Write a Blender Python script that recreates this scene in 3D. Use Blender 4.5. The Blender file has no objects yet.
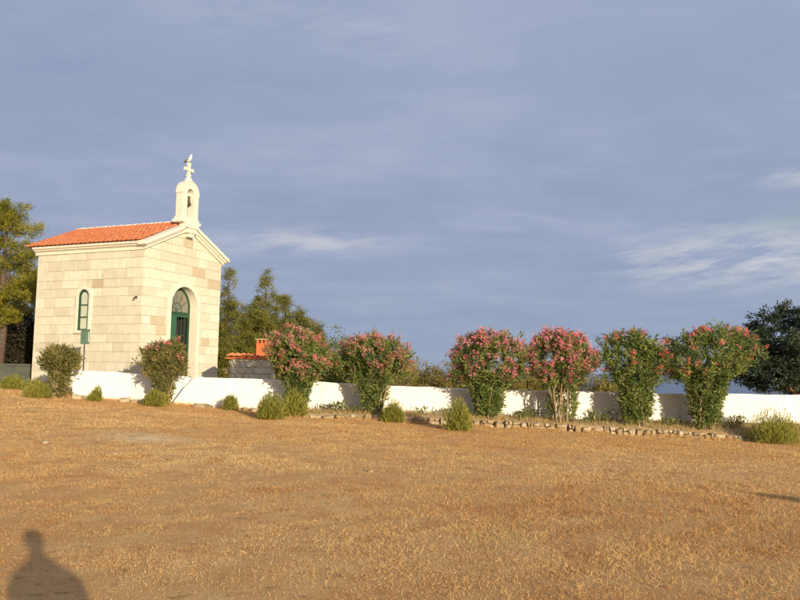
import bpy, math, random
import numpy as np
from mathutils import Matrix, Vector

R = math.radians
rng = np.random.default_rng(7)
random.seed(7)
scene = bpy.context.scene
COL = scene.collection

# ------------------------------------------------------------------ camera
PITCH, ROLL = R(5.35), R(0.83)
cam_data = bpy.data.cameras.new('camera')
cam_data.sensor_width = 36.0
cam_data.lens = 34.056
cam_data.clip_start = 0.05
cam_data.clip_end = 90000.0
cam = bpy.data.objects.new('camera', cam_data)
COL.objects.link(cam)
_f = Vector((0, math.cos(PITCH), math.sin(PITCH)))
_u = Vector((0, -math.sin(PITCH), math.cos(PITCH)))
_r = Vector((1, 0, 0))
_cr = _r * math.cos(ROLL) + _u * math.sin(ROLL)
_cu = -_r * math.sin(ROLL) + _u * math.cos(ROLL)
cam.matrix_world = Matrix(((_cr.x, _cu.x, -_f.x, 0), (_cr.y, _cu.y, -_f.y, 0), (_cr.z, _cu.z, -_f.z, 1.6), (0, 0, 0, 1)))
scene.camera = cam

# ------------------------------------------------------------------ sky and sun
SUN_EL, SUN_AZ = R(10.6), R(152.0)          # azimuth clockwise from +Y
world = bpy.data.worlds.new('World')
scene.world = world
world.use_nodes = True
wn, wl = world.node_tree.nodes, world.node_tree.links
wn.clear()
def N(t, **k):
    n = wn.new(t)
    for a, b in k.items():
        setattr(n, a, b)
    return n
def wmath(op, a, b=None, c=None, clamp=False):
    n = N('ShaderNodeMath', operation=op, use_clamp=clamp)
    for i, v in enumerate((a, b, c)):
        if v is None:
            continue
        if isinstance(v, (int, float)):
            n.inputs[i].default_value = v
        else:
            wl.new(v, n.inputs[i])
    return n.outputs[0]
def wmix(f, a, b):
    n = N('ShaderNodeMix', data_type='RGBA')
    for s, v in ((n.inputs[0], f), (n.inputs[6], a), (n.inputs[7], b)):
        if isinstance(v, (int, float)):
            s.default_value = v
        elif isinstance(v, tuple):
            s.default_value = (*v, 1)
        else:
            wl.new(v, s)
    return n.outputs[2]
def wnoise(vec, scale, detail=5, rough=.55, sc=(1, 1, 1), loc=(0, 0, 0), dist=0.0):
    m = N('ShaderNodeMapping')
    m.inputs['Scale'].default_value = sc
    m.inputs['Location'].default_value = loc
    wl.new(vec, m.inputs[0])
    n = N('ShaderNodeTexNoise')
    n.inputs['Scale'].default_value = scale
    n.inputs['Detail'].default_value = detail
    n.inputs['Roughness'].default_value = rough
    n.inputs['Distortion'].default_value = dist
    wl.new(m.outputs[0], n.inputs['Vector'])
    return n.outputs[0]
tc = N('ShaderNodeTexCoord')
sep = N('ShaderNodeSeparateXYZ'); wl.new(tc.outputs['Generated'], sep.inputs[0])
sx, sy, sz = sep.outputs
el = wmath('ARCSINE', sz)
az = wmath('ARCTAN2', sx, sy)
# a cloud sheet seen in perspective
den = wmath('ADD', wmath('MAXIMUM', sz, 0.0), 0.16)
cmb = N('ShaderNodeCombineXYZ')
wl.new(wmath('DIVIDE', sx, den), cmb.inputs[0]); wl.new(wmath('DIVIDE', sy, den), cmb.inputs[1])
sheet = cmb.outputs[0]
ang = N('ShaderNodeCombineXYZ')
wl.new(az, ang.inputs[0]); wl.new(el, ang.inputs[1])
angv = ang.outputs[0]
sky = N('ShaderNodeTexSky', sky_type='NISHITA')
sky.sun_disc = False
sky.sun_elevation = SUN_EL
sky.sun_rotation = SUN_AZ
sky.air_density = 1.0; sky.dust_density = 1.5; sky.ozone_density = 1.5
SKY_STRENGTH = 0.1
n1 = wnoise(sheet, 1.1, 5, .5, (1.0, 1.7, 1), (3.1, .4, 0), .3)
n2 = wnoise(sheet, 3.6, 6, .6, (1.0, 1.5, 1), (7.3, 2.0, 0), .6)
tone = wmath('ADD', wmath('MULTIPLY', n1, .66), wmath('MULTIPLY', n2, .34))
def ramp(fac, stops):
    n = N('ShaderNodeValToRGB')
    n.color_ramp.elements[0].position = stops[0][0]; n.color_ramp.elements[0].color = (*stops[0][1], 1)
    n.color_ramp.elements[1].position = stops[-1][0]; n.color_ramp.elements[1].color = (*stops[-1][1], 1)
    for p, c in stops[1:-1]:
        e = n.color_ramp.elements.new(p); e.color = (*c, 1)
    wl.new(fac, n.inputs[0])
    return n.outputs[0]
K = 1 / SKY_STRENGTH
sc3 = lambda c: tuple(v * K * .945 for v in c)
cloud = ramp(tone, [(.28, sc3((.240, .298, .438))), (.5, sc3((.282, .334, .472))), (.70, sc3((.350, .388, .512)))])
# bluish towards the horizon
hz = wmath('SUBTRACT', 1.0, wmath('MULTIPLY', el, 1 / R(9)), clamp=True)
cloud = wmix(wmath('MULTIPLY', hz, .6), cloud, sc3((.268, .338, .438)))
# paler towards the zenith
zen = wmath('MULTIPLY', wmath('SUBTRACT', el, R(18)), 1 / R(30), clamp=True)
cloud = wmix(wmath('MULTIPLY', zen, .55), cloud, sc3((.39, .415, .545)))
# thin breaks: Nishita blue shows where the sheet opens, pale streaks at its torn edge
def gauss(x, c, w):
    t = wmath('DIVIDE', wmath('SUBTRACT', x, c), w)
    return wmath('EXPONENT', wmath('MULTIPLY', wmath('MULTIPLY', t, t), -1.0))
def win(a, aw, e, ew):
    return wmath('MULTIPLY', gauss(az, R(a), R(aw)), gauss(el, R(e), R(ew)))
tilt = N('ShaderNodeMapping'); tilt.inputs['Rotation'].default_value = (0, 0, R(-7)); wl.new(angv, tilt.inputs[0])
st = wnoise(tilt.outputs[0], 9.0, 6, .62, (1.1, 5.5, 1), (1.7, .9, 0), .5)
brk = win(30, 6.5, 10.3, 1.3)
brk = wmath('ADD', brk, wmath('MULTIPLY', win(29, 5, 14.2, .6), .8))
brk = wmath('MULTIPLY', brk, wmath('MULTIPLY', wmath('SUBTRACT', st, .40), 5.0, clamp=True), clamp=True)
col = wmix(wmath('MULTIPLY', brk, .8), cloud, sky.outputs[0])
strk = wmath('ADD', wmath('MULTIPLY', win(25, 8, 8.2, 1.9), 1.25), wmath('MULTIPLY', win(-7, 6.5, 9.6, .9), .75))
strk = wmath('ADD', strk, wmath('MULTIPLY', win(29, 5, 13.4, .7), .7))
strk = wmath('ADD', strk, wmath('MULTIPLY', win(-3, 5.0, 24.5, 1.6), .28))
strk = wmath('ADD', strk, wmath('MULTIPLY', win(-14, 7.0, 26, 1.6), .22))
st2 = wmath('MULTIPLY', wmath('SUBTRACT', st, .40), 4.5, clamp=True)
strk = wmath('MULTIPLY', strk, st2, clamp=True)
col = wmix(wmath('MULTIPLY', strk, .85), col, sc3((.56, .565, .60)))
# the sunward half, behind the camera, is open evening sky
back = wmath('MULTIPLY', wmath('SUBTRACT', wmath('MULTIPLY', sy, -1.0), .15), 1.6, clamp=True)
col = wmix(wmath('MULTIPLY', back, .6), col, sky.outputs[0])
bg = N('ShaderNodeBackground'); bg.inputs['Strength'].default_value = SKY_STRENGTH
wl.new(col, bg.inputs[0])
out = N('ShaderNodeOutputWorld'); wl.new(bg.outputs[0], out.inputs[0])

sd = bpy.data.lights.new('sun', 'SUN')
sd.energy = 5.0
sd.angle = R(0.5)
sd.color = (1.0, 0.855, 0.62)
sun = bpy.data.objects.new('sun', sd)
COL.objects.link(sun)
_to = Vector((math.sin(SUN_AZ) * math.cos(SUN_EL), math.cos(SUN_AZ) * math.cos(SUN_EL), math.sin(SUN_EL)))
sun.rotation_euler = _to.to_track_quat('Z', 'Y').to_euler()
sun.location = _to * 60

vs = scene.view_settings
vs.view_transform = 'Standard'; vs.look = 'None'; vs.exposure = 0.28; vs.gamma = 1.0
vs.use_curve_mapping = False

# ------------------------------------------------------------------ helpers
def put(o, parent=None, label=None, cat=None, group=None, kind=None):
    if parent is not None:
        o.parent = parent
    if label: o['label'] = label
    if cat: o['category'] = cat
    if group: o['group'] = group
    if kind: o['kind'] = kind
    return o
def empty(name, loc, rz=0, **k):
    o = bpy.data.objects.new(name, None)
    o.empty_display_size = .2
    o.location = loc; o.rotation_euler = (0, 0, rz)
    COL.objects.link(o)
    return put(o, **k)
def obj(name, verts, faces, mat, parent=None, smooth=False, **k):
    me = bpy.data.meshes.new(name)
    me.from_pydata([tuple(map(float, v)) for v in verts], [], [tuple(f) for f in faces])
    if smooth:
        me.polygons.foreach_set('use_smooth', [True] * len(me.polygons))
    me.materials.append(mat)
    me.update()
    o = bpy.data.objects.new(name, me)
    COL.objects.link(o)
    return put(o, parent, **k)
def np_obj(name, V, quads, mat, parent=None, tint=None, nper=4, smooth=False, **k):
    """fast mesh from numpy arrays; faces all have nper corners"""
    me = bpy.data.meshes.new(name)
    V = np.asarray(V, np.float32); quads = np.asarray(quads, np.int32)
    me.vertices.add(len(V)); me.vertices.foreach_set('co', V.ravel())
    me.loops.add(quads.size); me.loops.foreach_set('vertex_index', quads.ravel())
    me.polygons.add(len(quads))
    me.polygons.foreach_set('loop_start', np.arange(0, quads.size, nper, dtype=np.int32))
    me.polygons.foreach_set('loop_total', np.full(len(quads), nper, np.int32))
    if smooth:
        me.polygons.foreach_set('use_smooth', np.ones(len(quads), bool))
    if tint is not None:
        a = me.attributes.new('tint', 'FLOAT', 'POINT')
        a.data.foreach_set('value', np.asarray(tint, np.float32))
    me.update(calc_edges=True); me.validate()
    me.materials.append(mat)
    o = bpy.data.objects.new(name, me)
    COL.objects.link(o)
    return put(o, parent, **k)
class MB:
    def __init__(s): s.v, s.f = [], []
    def add(s, v, f):
        n = len(s.v); s.v += [tuple(map(float, p)) for p in v]; s.f += [tuple(i + n for i in q) for q in f]; return s
    def box(s, a, b):
        x0, y0, z0 = a; x1, y1, z1 = b
        return s.add([(x0,y0,z0),(x1,y0,z0),(x1,y1,z0),(x0,y1,z0),(x0,y0,z1),(x1,y0,z1),(x1,y1,z1),(x0,y1,z1)],
                     [(0,3,2,1),(4,5,6,7),(0,1,5,4),(1,2,6,5),(2,3,7,6),(3,0,4,7)])
    def tube(s, pts, rad, seg=6, cap=True):
        pts = [Vector(p) for p in pts]
        if not hasattr(rad, '__len__'): rad = [rad] * len(pts)
        rings = []; prev = None
        for i, p in enumerate(pts):
            d = (pts[min(i+1, len(pts)-1)] - pts[max(i-1, 0)]).normalized()
            a = d.orthogonal().normalized() if prev is None else (prev - d * prev.dot(d)).normalized()
            prev = a; b = d.cross(a)
            rings.append([p + (a * math.cos(2*math.pi*k/seg) + b * math.sin(2*math.pi*k/seg)) * rad[i] for k in range(seg)])
        v = [q for r in rings for q in r]; f = []
        for i in range(len(pts)-1):
            for k in range(seg):
                f.append((i*seg+k, i*seg+(k+1) % seg, (i+1)*seg+(k+1) % seg, (i+1)*seg+k))
        if cap:
            f.append(tuple(range(seg-1, -1, -1))); f.append(tuple(range((len(pts)-1)*seg, len(pts)*seg)))
        return s.add(v, f)
    def lathe(s, prof, c=(0,0,0), seg=12):
        v = []; f = []
        for r, z in prof:
            v += [(c[0]+r*math.cos(2*math.pi*k/seg), c[1]+r*math.sin(2*math.pi*k/seg), c[2]+z) for k in range(seg)]
        for i in range(len(prof)-1):
            for k in range(seg):
                f.append((i*seg+k, i*seg+(k+1) % seg, (i+1)*seg+(k+1) % seg, (i+1)*seg+k))
        f.append(tuple(range(seg-1, -1, -1))); f.append(tuple(range((len(prof)-1)*seg, len(prof)*seg)))
        return s.add(v, f)
    def prism(s, poly, fn0, fn1):
        """poly of 2D points; fn0/fn1 map a point to the back / front cap"""
        n = len(poly)
        v = [fn0(p) for p in poly] + [fn1(p) for p in poly]
        f = [tuple(range(n-1, -1, -1)), tuple(range(n, 2*n))]
        f += [(i, (i+1) % n, n+(i+1) % n, n+i) for i in range(n)]
        return s.add(v, f)
    def arch(s, ri, ro, z0, spring, y0, y1, cx=0, seg=18, rot=None):
        """arched frame in the xz plane, from y0 to y1"""
        inn = [(cx-ri, z0)] + [(cx-ri*math.cos(math.pi*k/seg), spring+ri*math.sin(math.pi*k/seg)) for k in range(seg+1)] + [(cx+ri, z0)]
        ou = [(cx-ro, z0)] + [(cx-ro*math.cos(math.pi*k/seg), spring+ro*math.sin(math.pi*k/seg)) for k in range(seg+1)] + [(cx+ro, z0)]
        n = len(inn); P = lambda x, y, z: (x, y, z) if rot is None else rot(x, y, z)
        v = [P(x, y0, z) for x, z in inn] + [P(x, y0, z) for x, z in ou] + [P(x, y1, z) for x, z in inn] + [P(x, y1, z) for x, z in ou]
        f = []
        for i in range(n-1):
            f += [(i, i+1, n+i+1, n+i), (2*n+i, 3*n+i, 3*n+i+1, 2*n+i+1), (i, 2*n+i, 2*n+i+1, i+1), (n+i, n+i+1, 3*n+i+1, 3*n+i)]
        f += [(0, n, 3*n, 2*n), (n-1, 3*n-1, 4*n-1, 2*n-1)]
        return s.add(v, f)
    def build(s, name, mat, parent=None, smooth=False, **k):
        return obj(name, s.v, s.f, mat, parent, smooth, **k)

def sm(a, b, t):
    t = np.clip((np.asarray(t, float) - a) / (b - a), 0, 1); return t*t*(3-2*t)
def unit(v):
    return v / np.maximum(np.linalg.norm(v, axis=-1, keepdims=True), 1e-9)

# ------------------------------------------------------------------ materials
def material(name, build):
    m = bpy.data.materials.new(name); m.use_nodes = True
    nt = m.node_tree; nt.nodes.clear()
    o = nt.nodes.new('ShaderNodeOutputMaterial')
    class X: pass
    x = X(); x.nt = nt; x.n = nt.nodes; x.l = nt.links; x.out = o
    def node(t, **k):
        nd = nt.nodes.new(t)
        for a, b in k.items(): setattr(nd, a, b)
        return nd
    def noise(scale, detail=4, rough=.55, vec=None, sc=None):
        if vec is None:
            vec = node('ShaderNodeTexCoord').outputs['Object']
        if sc:
            mp = node('ShaderNodeMapping'); mp.inputs['Scale'].default_value = sc; nt.links.new(vec, mp.inputs[0]); vec = mp.outputs[0]
        t = node('ShaderNodeTexNoise'); t.inputs['Scale'].default_value = scale; t.inputs['Detail'].default_value = detail; t.inputs['Roughness'].default_value = rough
        nt.links.new(vec, t.inputs['Vector']); return t.outputs[0]
    def ramp(fac, stops):
        r = node('ShaderNodeValToRGB'); cr = r.color_ramp
        cr.elements[0].position, cr.elements[0].color = stops[0][0], (*stops[0][1], 1)
        cr.elements[1].position, cr.elements[1].color = stops[-1][0], (*stops[-1][1], 1)
        for p, c in stops[1:-1]:
            e = cr.elements.new(p); e.color = (*c, 1)
        nt.links.new(fac, r.inputs[0]); return r.outputs[0]
    def math_(op, a, b=None, clamp=False):
        q = node('ShaderNodeMath', operation=op, use_clamp=clamp)
        for i, v in enumerate((a, b)):
            if v is None: continue
            if isinstance(v, (int, float)): q.inputs[i].default_value = v
            else: nt.links.new(v, q.inputs[i])
        return q.outputs[0]
    def mix(f, a, b, blend='MIX'):
        q = node('ShaderNodeMix', data_type='RGBA', blend_type=blend)
        for s_, v in ((q.inputs[0], f), (q.inputs[6], a), (q.inputs[7], b)):
            if isinstance(v, (int, float)): s_.default_value = v
            elif isinstance(v, tuple): s_.default_value = (*v, 1)
            else: nt.links.new(v, s_)
        return q.outputs[2]
    def bsdf(color, rough=.8, spec=.3, bump=None, bstr=.3, bdist=.01, **k):
        p = node('ShaderNodeBsdfPrincipled')
        if isinstance(color, tuple): p.inputs['Base Color'].default_value = (*color, 1)
        else: nt.links.new(color, p.inputs['Base Color'])
        if isinstance(rough, (int, float)): p.inputs['Roughness'].default_value = rough
        else: nt.links.new(rough, p.inputs['Roughness'])
        p.inputs['Specular IOR Level'].default_value = spec
        for a, b in k.items(): p.inputs[a.replace('_', ' ')].default_value = b
        if bump is not None:
            bn = node('ShaderNodeBump'); bn.inputs['Strength'].default_value = bstr; bn.inputs['Distance'].default_value = bdist
            nt.links.new(bump, bn.inputs['Height']); nt.links.new(bn.outputs[0], p.inputs['Normal'])
        nt.links.new(p.outputs[0], o.inputs[0]); return p
    x.node, x.noise, x.ramp, x.math, x.mix, x.bsdf = node, noise, ramp, math_, mix, bsdf
    build(x)
    return m
def plain(name, c, rough=.7, var=.25, scale=6, spec=.3, bstr=.2, **k):
    def b(x):
        n = x.noise(scale, 5)
        col = x.ramp(n, [(.25, tuple(v*(1-var) for v in c)), (.75, tuple(min(1, v*(1+var)) for v in c))])
        x.bsdf(col, rough, spec, x.noise(scale*7, 4), bstr, .008, **k)
    return material(name, b)
def foliage_mat(name, dark, light, trans=.35, rough=.55):
    def b(x):
        at = x.node('ShaderNodeAttribute', attribute_name='tint')
        mid = tuple((a+c)/2 for a, c in zip(dark, light))
        col = x.ramp(at.outputs['Fac'], [(0, dark), (.5, mid), (1, light)])
        p = x.bsdf(col, rough, .25)
        t = x.node('ShaderNodeBsdfTranslucent'); x.l.new(col, t.inputs[0])
        ms = x.node('ShaderNodeMixShader'); ms.inputs[0].default_value = trans
        x.l.new(p.outputs[0], ms.inputs[1]); x.l.new(t.outputs[0], ms.inputs[2]); x.l.new(ms.outputs[0], x.out.inputs[0])
    return material(name, b)

def limestone(name, a, b_, c):
    def b(x):
        rnd = x.node('ShaderNodeObjectInfo').outputs['Random']
        base = x.ramp(rnd, [(0, a), (.5, b_), (1, c)])
        n = x.noise(5, 6, .65)
        col = x.mix(x.math('MULTIPLY', x.math('SUBTRACT', n, .45), 1.3, True), base, tuple(v*.72 for v in a))
        fine = x.noise(38, 5, .6)
        wv = x.noise(3.2, 6, .7, x.node('ShaderNodeTexCoord').outputs['Object'], (2.2, 2.2, .45))
        col = x.mix(x.math('MULTIPLY', x.math('SUBTRACT', wv, .53), 2.4, True), col, tuple(v*q for v, q in zip(a, (.72, .74, .80))))
        x.bsdf(col, .88, .2, fine, .5, .012)
    return material(name, b)
M = {}
M['stone'] = limestone('limestone_block', (.56, .515, .395), (.615, .575, .455), (.67, .635, .52))
M['stone_tan'] = limestone('tan_limestone_block', (.47, .385, .265), (.50, .42, .29), (.535, .455, .325))
M['trim'] = limestone('pale_trim_stone', (.68, .635, .525), (.70, .66, .555), (.72, .68, .575))
M['mortar'] = plain('lime_mortar', (.52, .465, .35), .95, .12, 9)
M['plaster_in'] = plain('inner_plaster', (.30, .27, .22), .95, .1)
def _plaster(x):
    n = x.noise(1.3, 6, .6)
    col = x.ramp(n, [(.3, (.74, .71, .65)), (.55, (.80, .78, .73)), (.8, (.82, .80, .76))])
    geo = x.node('ShaderNodeTexCoord').outputs['Object']
    streak = x.noise(2.2, 5, .6, geo, (2.5, 2.5, .25))
    col = x.mix(x.math('MULTIPLY', x.math('SUBTRACT', streak, .53), 2.6, True), col, (.56, .52, .45))
    x.bsdf(col, .92, .15, x.noise(24, 6, .65), .55, .02)
M['whitewash'] = material('whitewashed_plaster', _plaster)
def _tile(x):
    rnd = x.node('ShaderNodeTexCoord').outputs['Object']
    n = x.noise(4.3, 3, .6, rnd); f = x.noise(30, 4)
    col = x.ramp(n, [(.3, (.42, .13, .055)), (.5, (.53, .185, .08)), (.72, (.58, .265, .145))])
    col = x.mix(x.math('MULTIPLY', x.math('SUBTRACT', f, .55), 1.5, True), col, (.40, .20, .11))
    x.bsdf(col, .8, .25, f, .3, .006)
M['tile'] = material('terracotta_tile', _tile)
M['green'] = plain('dark_green_paint', (.018, .060, .030), .5, .2, 8, .4)
M['green_light'] = plain('green_door_paint', (.03, .105, .055), .5, .18, 5, .4)
M['iron'] = plain('dark_iron', (.03, .035, .03), .6, .3, 12)
M['bronze'] = plain('weathered_bronze', (.11, .09, .06), .5, .3, 10, Metallic=.6)
M['pane'] = plain('pale_pane', (.50, .53, .42), .25, .12, 3, .5)  # pale, fairly even tone for the chapel window panes
M['darkpane'] = plain('dusky_glass', (.20, .19, .15), .3, .2, 3, .5)
M['wood'] = plain('sun_bleached_stem', (.30, .22, .12), .85, .3, 14)
M['bark'] = plain('dark_bark', (.10, .07, .05), .95, .35, 9, bstr=.7)
M['bark_red'] = plain('reddish_bark', (.20, .10, .055), .95, .35, 9, bstr=.7)
M['rubble'] = limestone('rough_edging_stone', (.32, .23, .13), (.41, .32, .195), (.56, .475, .34))
M['brick'] = plain('red_brick', (.50, .13, .05), .9, .25, 7)
M['flue_dark'] = plain('dark_clay', (.06, .05, .045), .95, .3, 9)
M['shade_wall'] = plain('shade_darkened_concrete', (.085, .095, .075), .95, .25, 3)  # albedo lowered so the low wall looks shaded
M['soil'] = plain('dry_bed_soil', (.34, .23, .12), .98, .35, 5, bstr=.8)

def _ground(x):
    g = x.node('ShaderNodeTexCoord').outputs['Object']
    a = x.noise(.33, 5, .6, g); b2 = x.noise(2.1, 6, .65, g); c = x.noise(26, 6, .75, g); fn = x.noise(85, 5, .75, g, (1, .6, 1))
    col = x.ramp(b2, [(.3, (.50, .255, .092)), (.46, (.63, .37, .148)), (.6, (.70, .445, .19)), (.78, (.75, .53, .26))])
    col = x.mix(x.math('MULTIPLY', x.math('SUBTRACT', a, .50), 3.0, True), col, (.60, .28, .095))
    # bare sandy scrapes
    mp = x.node('ShaderNodeMapping'); mp.inputs['Location'].default_value = (5.3, -16.3, 0); x.l.new(g, mp.inputs[0])
    mp2 = x.node('ShaderNodeMapping'); mp2.inputs['Scale'].default_value = (.62, .75, 0); x.l.new(mp.outputs[0], mp2.inputs[0])
    ln = x.node('ShaderNodeVectorMath', operation='LENGTH'); x.l.new(mp2.outputs[0], ln.inputs[0])
    bare = x.math('SUBTRACT', 1.42, x.math('ADD', ln.outputs['Value'], x.math('MULTIPLY', b2, 1.2)), True)
    col = x.mix(x.math('MULTIPLY', bare, 1.4, True), col, (.86, .63, .34))
    e_ = x.noise(8.5, 5, .65, g)
    col = x.mix(x.math('MULTIPLY', x.math('SUBTRACT', e_, .50), 2.2, True), col, (.52, .285, .105))
    col = x.mix(x.math('MULTIPLY', x.math('SUBTRACT', c, .52), 2.0, True), col, (.50, .28, .105))
    sp_ = x.noise(5.0, 6, .7, g)
    col = x.mix(x.math('MULTIPLY', x.math('SUBTRACT', sp_, .565), 9.0, True), col, (.25, .15, .065))
    w_ = x.noise(.13, 4, .55, g)
    col = x.mix(x.math('MULTIPLY', x.math('SUBTRACT', w_, .47), 4.0, True), col, (.56, .335, .135))
    hgt = x.math('ADD', x.math('MULTIPLY', c, .6), x.math('ADD', x.math('MULTIPLY', e_, .5), x.math('MULTIPLY', fn, .4)))
    col = x.mix(x.math('MULTIPLY', x.math('SUBTRACT', fn, .50), 3.0, True), col, (.42, .22, .085))
    col = x.mix(x.math('MULTIPLY', x.math('SUBTRACT', .46, fn), 4.0, True), col, (.80, .60, .32))
    x.bsdf(col, .97, .1, hgt, .9, .03)
M['ground'] = material('dry_field', _ground)
def _sea(x):
    n = x.noise(.05, 5, .6); n2 = x.noise(.4, 4, .6)
    x.bsdf((.045, .085, .15), .28, .4, x.math('ADD', n, n2), .5, .6)
M['sea'] = material('sea_water', _sea)
def _straw(x):
    at = x.node('ShaderNodeAttribute', attribute_name='tint')
    col = x.ramp(at.outputs['Fac'], [(0, (.31, .125, .038)), (.25, (.52, .28, .098)), (.55, (.66, .43, .178)), (.9, (.75, .575, .29)), (1, (.24, .25, .07))])
    p = x.bsdf(col, .7, .2)
    t = x.node('ShaderNodeBsdfTranslucent'); x.l.new(col, t.inputs[0])
    ms = x.node('ShaderNodeMixShader'); ms.inputs[0].default_value = .25
    x.l.new(p.outputs[0], ms.inputs[1]); x.l.new(t.outputs[0], ms.inputs[2]); x.l.new(ms.outputs[0], x.out.inputs[0])
M['straw'] = material('straw_blades', _straw)
M['ole_leaf'] = foliage_mat('oleander_leaf', (.085, .14, .04), (.35, .38, .11), .5)
M['ole_leaf_brown'] = foliage_mat('dry_oleander_leaf', (.11, .125, .04), (.34, .28, .09), .45)
M['ole_pink'] = foliage_mat('salmon_blossom', (.68, .13, .18), (.86, .42, .44), .4)
M['ole_dusty'] = foliage_mat('dusty_salmon_blossom', (.56, .15, .14), (.76, .38, .33), .4)
M['ole_red'] = foliage_mat('red_blossom', (.74, .09, .08), (.86, .32, .26), .4)
M['santolina'] = foliage_mat('yellow_green_shoot', (.17, .185, .03), (.46, .42, .085), .42)
M['pine'] = foliage_mat('pine_needle', (.12, .145, .02), (.44, .38, .05), .4)
M['cypress'] = foliage_mat('conifer_spray', (.075, .10, .022), (.29, .26, .05), .35)
M['scrub'] = foliage_mat('scrub_leaf', (.15, .13, .035), (.34, .27, .075), .35)
M['bushgreen'] = foliage_mat('bush_leaf', (.10, .13, .035), (.24, .25, .07), .35)
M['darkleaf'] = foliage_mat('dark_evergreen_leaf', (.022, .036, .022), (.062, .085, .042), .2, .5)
M['shade_leaf'] = foliage_mat('shade_darkened_leaf', (.022, .018, .010), (.05, .040, .020), .1)  # near-black leaf colour stands for the shaded inside of the conifers
M['purple'] = foliage_mat('dusky_leaf', (.05, .04, .06), (.09, .08, .09), .2)
M['weed'] = foliage_mat('weed_leaf', (.10, .12, .03), (.22, .22, .07), .3)

# ------------------------------------------------------------------ terrain
WALL_Y = 27.0
def base_z(x): return -.08 - .04*np.clip(x, -17, 13) - .016*np.minimum(np.clip(x, -17, 13)+4, 0)
def field(x, y):
    x = np.asarray(x, float); y = np.asarray(y, float)
    z = base_z(x)*sm(5, 23, y)
    r = np.hypot(x*.8, y-10)
    z = z - np.clip(r-42, 0, 400)*.032
    und = .018*np.sin(x*.55+.4*y)*np.sin(y*.37+1.3) + .008*np.sin(x*1.3-y*.9)
    return z + und*sm(6, 10, y)*(1-sm(21, 24, y))
def gz(x, y): return float(field(x, y))
def wall_top(x): return np.interp(x, [-11.8, -10.6, -9.3, -8, -7.5, -5.8, -2.7, -.4, 3, 6, 20], [1.45, 1.42, 1.355, 1.33, 1.285, 1.25, 1.17, 1.065, .99, .955, .94])
def wall_base(x): return np.interp(x, [-12, -10.6, -7, -2.8, 2, 7, 13.5, 20], [.40, .37, .25, .19, .09, -.05, -.07, -.12])

def axis(fine0, fine1, step, lo, hi, grow=1.22):
    a = list(np.arange(fine0, fine1+1e-6, step))
    s = step
    while a[-1] < hi: s *= grow; a.append(a[-1]+s)
    s = step
    while a[0] > lo: s *= grow; a.insert(0, a[0]-s)
    return np.array(a)
xs = axis(-24, 24, .4, -1400, 1400); ys = axis(-4, 40, .4, -1400, 700)
X, Y = np.meshgrid(xs, ys)
Z = field(X, Y)
Zf = rng.normal(0, .004, Z.shape)*((np.abs(X) < 26) & (Y < 26))
V = np.stack([X, Y, Z+Zf], -1).reshape(-1, 3)
nx, ny = len(xs), len(ys)
ii = (np.arange(ny-1)[:, None]*nx + np.arange(nx-1)[None]).ravel()
np_obj('ground', V, np.stack([ii, ii+1, ii+nx+1, ii+nx], -1), M['ground'], smooth=True, kind='structure',
       label='dry straw-coloured field of mown grass')
S = 70000
obj('sea', [(-S, -S, -8.5), (S, -S, -8.5), (S, S, -8.5), (-S, S, -8.5)], [(0, 1, 2, 3)], M['sea'], kind='structure', label='calm grey-blue sea behind the white wall')

# planting bed behind the stone edging
bx = np.arange(-3.6, 20.01, .3)
def kerb_h(x): return np.interp(x, [-3.6, -1.2, 1, 9, 12, 20], [.07, .18, .22, .22, .16, .14])
KERB_Y = 25.45
rows = [(KERB_Y-.02, -.4), (KERB_Y-.01, -.03), (25.9, .02), (26.4, .02), (26.97, 0)]
bv = []
for j, (yy, off) in enumerate(rows):
    for x in bx:
        k = field(x, 25.3)+kerb_h(x)
        t = (yy-KERB_Y)/(WALL_Y-KERB_Y)
        z = k*(1-t)+float(wall_base(x)+.03)*max(t, 0) if j > 0 else field(x, 25.3)-.2
        bv.append((x, yy, z+off*(j > 0)+(random.uniform(-.015, .015) if j in (2, 3) else 0)))
nb = len(bx)
obj('planting_bed', bv, [(j*nb+i, j*nb+i+1, (j+1)*nb+i+1, (j+1)*nb+i) for j in range(len(rows)-1) for i in range(nb-1)], M['soil'], smooth=True, kind='structure')
def bed_z(x, y):
    if x < -3.4: return gz(x, y)
    t = max(0, (y-KERB_Y)/(WALL_Y-KERB_Y)); return float((field(x, 25.3)+kerb_h(x))*(1-t)+(wall_base(x)+.03)*t)

# ------------------------------------------------------------------ white walls
def white_wall(name, x0, x1, y0, thick, slope_end, label):
    xx = np.arange(x0, x1+1e-6, .35); m = MB(); v = []; f = []
    prof = []
    for x in xx:
        t = float(wall_top(x)) + random.uniform(-.011, .011) + .012*math.sin(x*1.7)*math.sin(x*.61+1)
        b = min(float(wall_base(x)), gz(x, y0), bed_z(x, y0-.05))-.25
        if slope_end and x < x0+.75: t = b+.3+(t-b-.3)*(.10+.90*min(1, (x-x0)/.6))
        w = random.uniform(-.005, .005)
        prof.append([(x, y0+w, b), (x, y0+w, t-.03), (x, y0+.03+w, t), (x, y0+thick-.03, t), (x, y0+thick, t-.03), (x, y0+thick, b)])
    for p in prof: v += p
    n = 6
    for i in range(len(prof)-1):
        for k in range(5): f.append((i*n+k, (i+1)*n+k, (i+1)*n+k+1, i*n+k+1))
    f.append(tuple(range(n))); f.append(tuple((len(prof)-1)*n+k for k in range(n-1, -1, -1)))
    obj(name, v, f, M['whitewash'], label=label, cat='wall')
white_wall('boundary_wall', -7.95, 24.0, 27.0, .3, True, 'long low whitewashed wall running behind the row of oleanders')
white_wall('boundary_wall', -11.75, -7.5, 27.45, .28, False, 'short whitewashed wall standing before the stone side of the chapel')

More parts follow.
